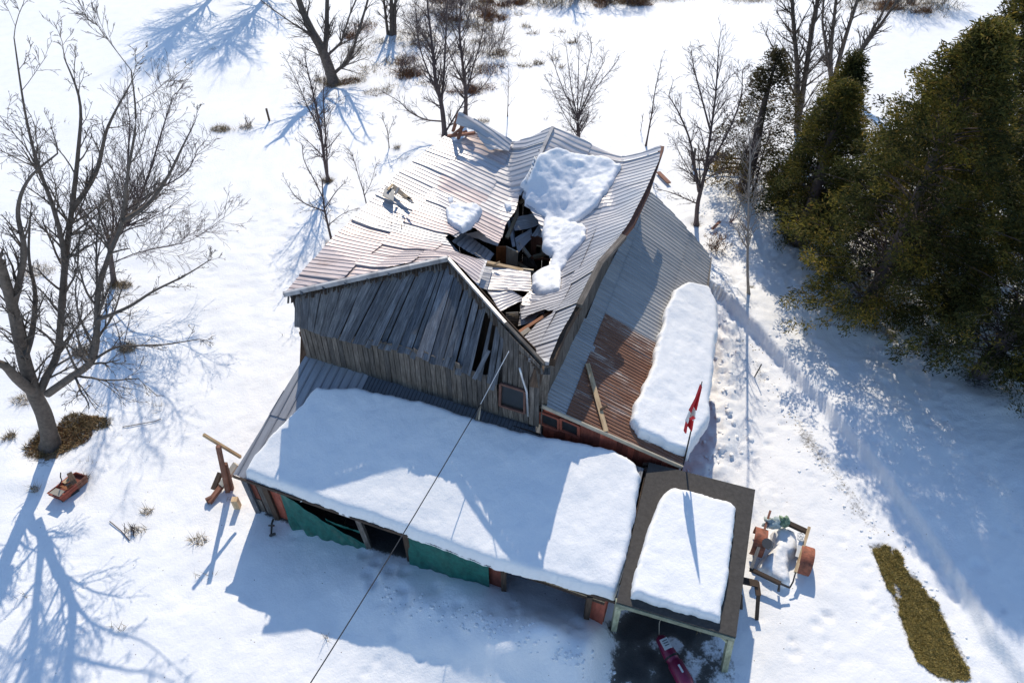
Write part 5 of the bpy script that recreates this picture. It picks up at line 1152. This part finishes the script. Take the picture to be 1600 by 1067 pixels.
blades('far_brush_grass', 'brown tangle of dead grass and brush along the top of the field', 'brush', far_, M_STRAW, h=(.2, .8), w_=.028, lay=.6, seed=8)
def bush(label, u, v, r, h, n_, m, leaves=None, lev=2):
    b = gp(u, v); root = empty('bush', b, label, 'bush'); tw_ = Twigs()
    for k in range(n_):
        a = rng.uniform(0, 2*math.pi); dd = np.array([math.cos(a)*rng.uniform(.1, .8), math.sin(a)*rng.uniform(.1, .8), 1.]); dd /= np.linalg.norm(dd)
        grow(tw_, b+[rng.normal(0, r*.25), rng.normal(0, r*.2), 0], dd, h*rng.uniform(.5, 1), .018, lev, .1, .2, 4, .6)
    tw_.build('stems', m, root)
    if leaves:
        c = b+np.stack([rng.normal(0, r*.45, 60), rng.normal(0, r*.45, 60), rng.uniform(.1, h, 60)], 1)
        V, bb_ = foliage(c, 14, (.12, .12, .12), .08, np.zeros((60, 3)), 5); F_ = np.stack([bb_, bb_+1, bb_+2, bb_+4], 1); np_mesh('leaves', V, F_, leaves, root, smooth=False)
    return root
bush('rust-brown leafy bush at the back corner of the lean-to', 1116, 392, .6, 1.0, 12, M_BARKD, M_LEAFB)
bush('bare twiggy bush left of the leftmost cedar by the fence rails', 1160, 262, 1.1, 2.2, 26, M_BARKD)
bush('tangle of thin stems beside the clump of bare trunks', 655, 60, 1.6, 2.4, 24, M_BARKD)
bush('tangled bush behind the many-limbed tree', 770, 90, 1.4, 2.2, 20, M_BARKD)
bush('low brambly bush at mid top between the two tree groups', 640, 115, 1.5, 1.3, 22, M_BARKD)
bush('tall brush clump at the very top centre', 700, 12, 2.2, 3.5, 30, M_BARKD)
bush('row of stems at the top edge left of the far brush', 880, 2, 3, 2.6, 30, M_BARKD)
bush('grey brush at the top right beyond the fan of trunks', 1415, 12, 2.4, 3.2, 34, M_BARK)
bush('brush at the top right corner beside the cedars', 1470, 5, 2.2, 3.2, 30, M_BARK)
bush('spindly weed in the snow left of the barn', 388, 195, .35, .6, 8, M_BARKD, None, 1)
bush('thin weed stalks in the shadowed snow at lower left', 205, 832, .4, .45, 8, M_BARKD, None, 1)
bush('red-stemmed sprig near the birch beyond the lean-to', 1142, 348, .2, .7, 6, M_BROWNP, None, 1)
# fence
fp = MB().beam(gp(421, 189, 0), PY(416, 170, gp(421, 189)[1]), .10, .10).build('fence_post', M_DARKW); tag(fp, 'lone dark fence post in the open snow at upper left', 'fence post')
fn = empty('rail_fence', gp(1120, 265), 'old grey rail fence sagging between the forked tree and the cedars', 'fence')
for (u, v) in ((1082, 258), (1117, 262), (1160, 268)): b = gp(u, v, -.1); MB().beam(b, b+[0, .05, 1.1], .12, .12).build('post', M_BROWN, fn)
for (a, b, z) in (((1082, 258), (1160, 266), .35), ((1100, 262), (1175, 268), .7), ((1115, 270), (1165, 262), .15)): MB().beam(gp(*a, z), gp(*b, z), .10, .08).build('rail', M_BROWN, fn)
bd = MB().beam(gp(1028, 272, .12), gp(1045, 290, .15), .22, .06).build('plank', M_BROWNP); tag(bd, 'brown board lying in the snow behind the raised back roof corner', 'plank')
bd = MB().beam(gp(1112, 362, .15), gp(1124, 351, .2), .14, .05).build('plank', M_BROWNP); tag(bd, 'short reddish board in the snow behind the rust-brown bush', 'plank')
ro = gp(1179, 589); bd = MB().beam(ro, PY(1190, 569, ro[1]), .035, .035).build('marker_stake', M_DARK); tag(bd, 'dark leaning stake stuck in the snow right of the lean-to', 'stake')
ro = gp(301, 862); bd = MB().beam(gp(190, 455), gp(192, 456, .1), .03, .03)
for (pts, lb) in (([(192, 668), (215, 664), (243, 659), (252, 655)], 'fallen twig on the snow right of the big maple'), ([(172, 815), (190, 830), (203, 845)], 'long dry stalk lying in the snow at lower left')):
    tb = MB().tube([gp(u, v, .04) for u, v in pts], .018, 4).build('fallen_twig', M_BARKD); tag(tb, lb, 'twig')
# sods along the muddy strip
sod = MB(); r_ = random.Random(4)
for k in range(120):
    t = r_.random(); i = int(t*(len(DIRTB)-2)); f = r_.random(); c = DIRTB[i]*(1-f)+DIRTB[i+1]*f+np.array([r_.gauss(0, .28), r_.gauss(0, .28)]); s_ = r_.uniform(.01, .03); z = hz(*c)
    sod.tube([[c[0], c[1], z-s_*.3], [c[0]+s_*.4, c[1], z+s_*.5]], [s_, s_*.7], 5)
o = sod.build('soil_clods', M_SOIL); tag(o, 'small dark soil clods scattered along the ploughed strip', 'soil', kind='stuff')

# broken snow chunks beside the lean-to and along the cleared strip
ck = Twigs(); r_ = np.random.default_rng(21)
def chunk_at(x, y, r):
    z = hz(x, y); n_ = 6; V = []; 
    for i, (h, q) in enumerate(((-.5, .6), (0., 1.), (.28, .8), (.42, .35))):
        for k in range(n_):
            a = 2*math.pi*(k+.5*(i % 2))/n_; rr = r*q*r_.uniform(.75, 1.25); V.append((x+rr*math.cos(a), y+rr*math.sin(a), z+r*h+r_.normal(0, r*.08)))
    ix = np.arange(4*n_).reshape(4, n_)+ck.n
    ck.F.append(np.stack([ix[:-1], np.roll(ix[:-1], -1, 1), np.roll(ix[1:], -1, 1), ix[1:]], -1).reshape(-1, 4))
    ck.F.append(np.array([[ix[3, 0], ix[3, 1], ix[3, 2], ix[3, 3]], [ix[3, 3], ix[3, 4], ix[3, 5], ix[3, 0]]])); ck.V.append(np.array(V)); ck.n += 4*n_
for _ in range(120):
    i = r_.integers(0, len(LUMPS)-1); f = r_.random(); c = LUMPS[i]*(1-f)+LUMPS[i+1]*f+r_.normal(0, .55, 2); chunk_at(c[0], c[1], r_.uniform(.03, .17)*r_.uniform(.4, 1))
for _ in range(120):
    i = r_.integers(0, len(DIRTB)-1); f = r_.random(); c = DIRTB[i]*(1-f)+DIRTB[i+1]*f+r_.normal(0, .45, 2); chunk_at(c[0], c[1], r_.uniform(.02, .07))
for _ in range(160):
    c = np.array([r_.uniform(-4, 3), 0]); c[1] = 11.2-.36*(c[0]+3.8)-r_.uniform(0, .8); chunk_at(c[0], c[1]-.4, r_.uniform(.02, .07))
o = ck.build('snow_chunks', M_SLAB, None); tag(o, 'broken lumps of fallen snow beside the lean-to and along the cleared strip', 'snow', kind='stuff')

far2 = []
rr_ = np.random.default_rng(77)
for (u0, u1, v0, v1, cnt) in ((670, 790, 0, 40, 16), (925, 1010, -4, 10, 12), (780, 830, 0, 10, 4), (540, 570, 40, 60, 3), (625, 650, 85, 125, 6), (700, 770, 100, 150, 6), (1380, 1460, 5, 25, 8)):
    for _ in range(cnt): far2.append(at(rr_.uniform(u0, u1), rr_.uniform(v0, v1), rr_.uniform(.3, 1.1), rr_.uniform(.3, .6), int(rr_.uniform(60, 220))))
blades('far_dead_weeds', 'rust-brown dead weeds clumped under the top centre trees and along the far edge', 'weeds', far2, M_LEAFB, h=(.2, .75), w_=.03, lay=.6, seed=31)
for (u, v, lb) in ((690, 38, 'dense brush clump between the bare trunks and the tall tree'), (735, 30, 'dark brush clump right behind the tall many-limbed tree'), (795, 12, 'bushy clump at the top edge right of the trees'), (950, 6, 'brown bush at the top edge above the vase-shaped tree'), (985, 8, 'smaller brown bush next to the top edge bush'), (1000, 2, 'farthest bush of the top edge row on its right end')):
    bush(lb, u, v, 1.2, 1.9, 18, M_BARKD)
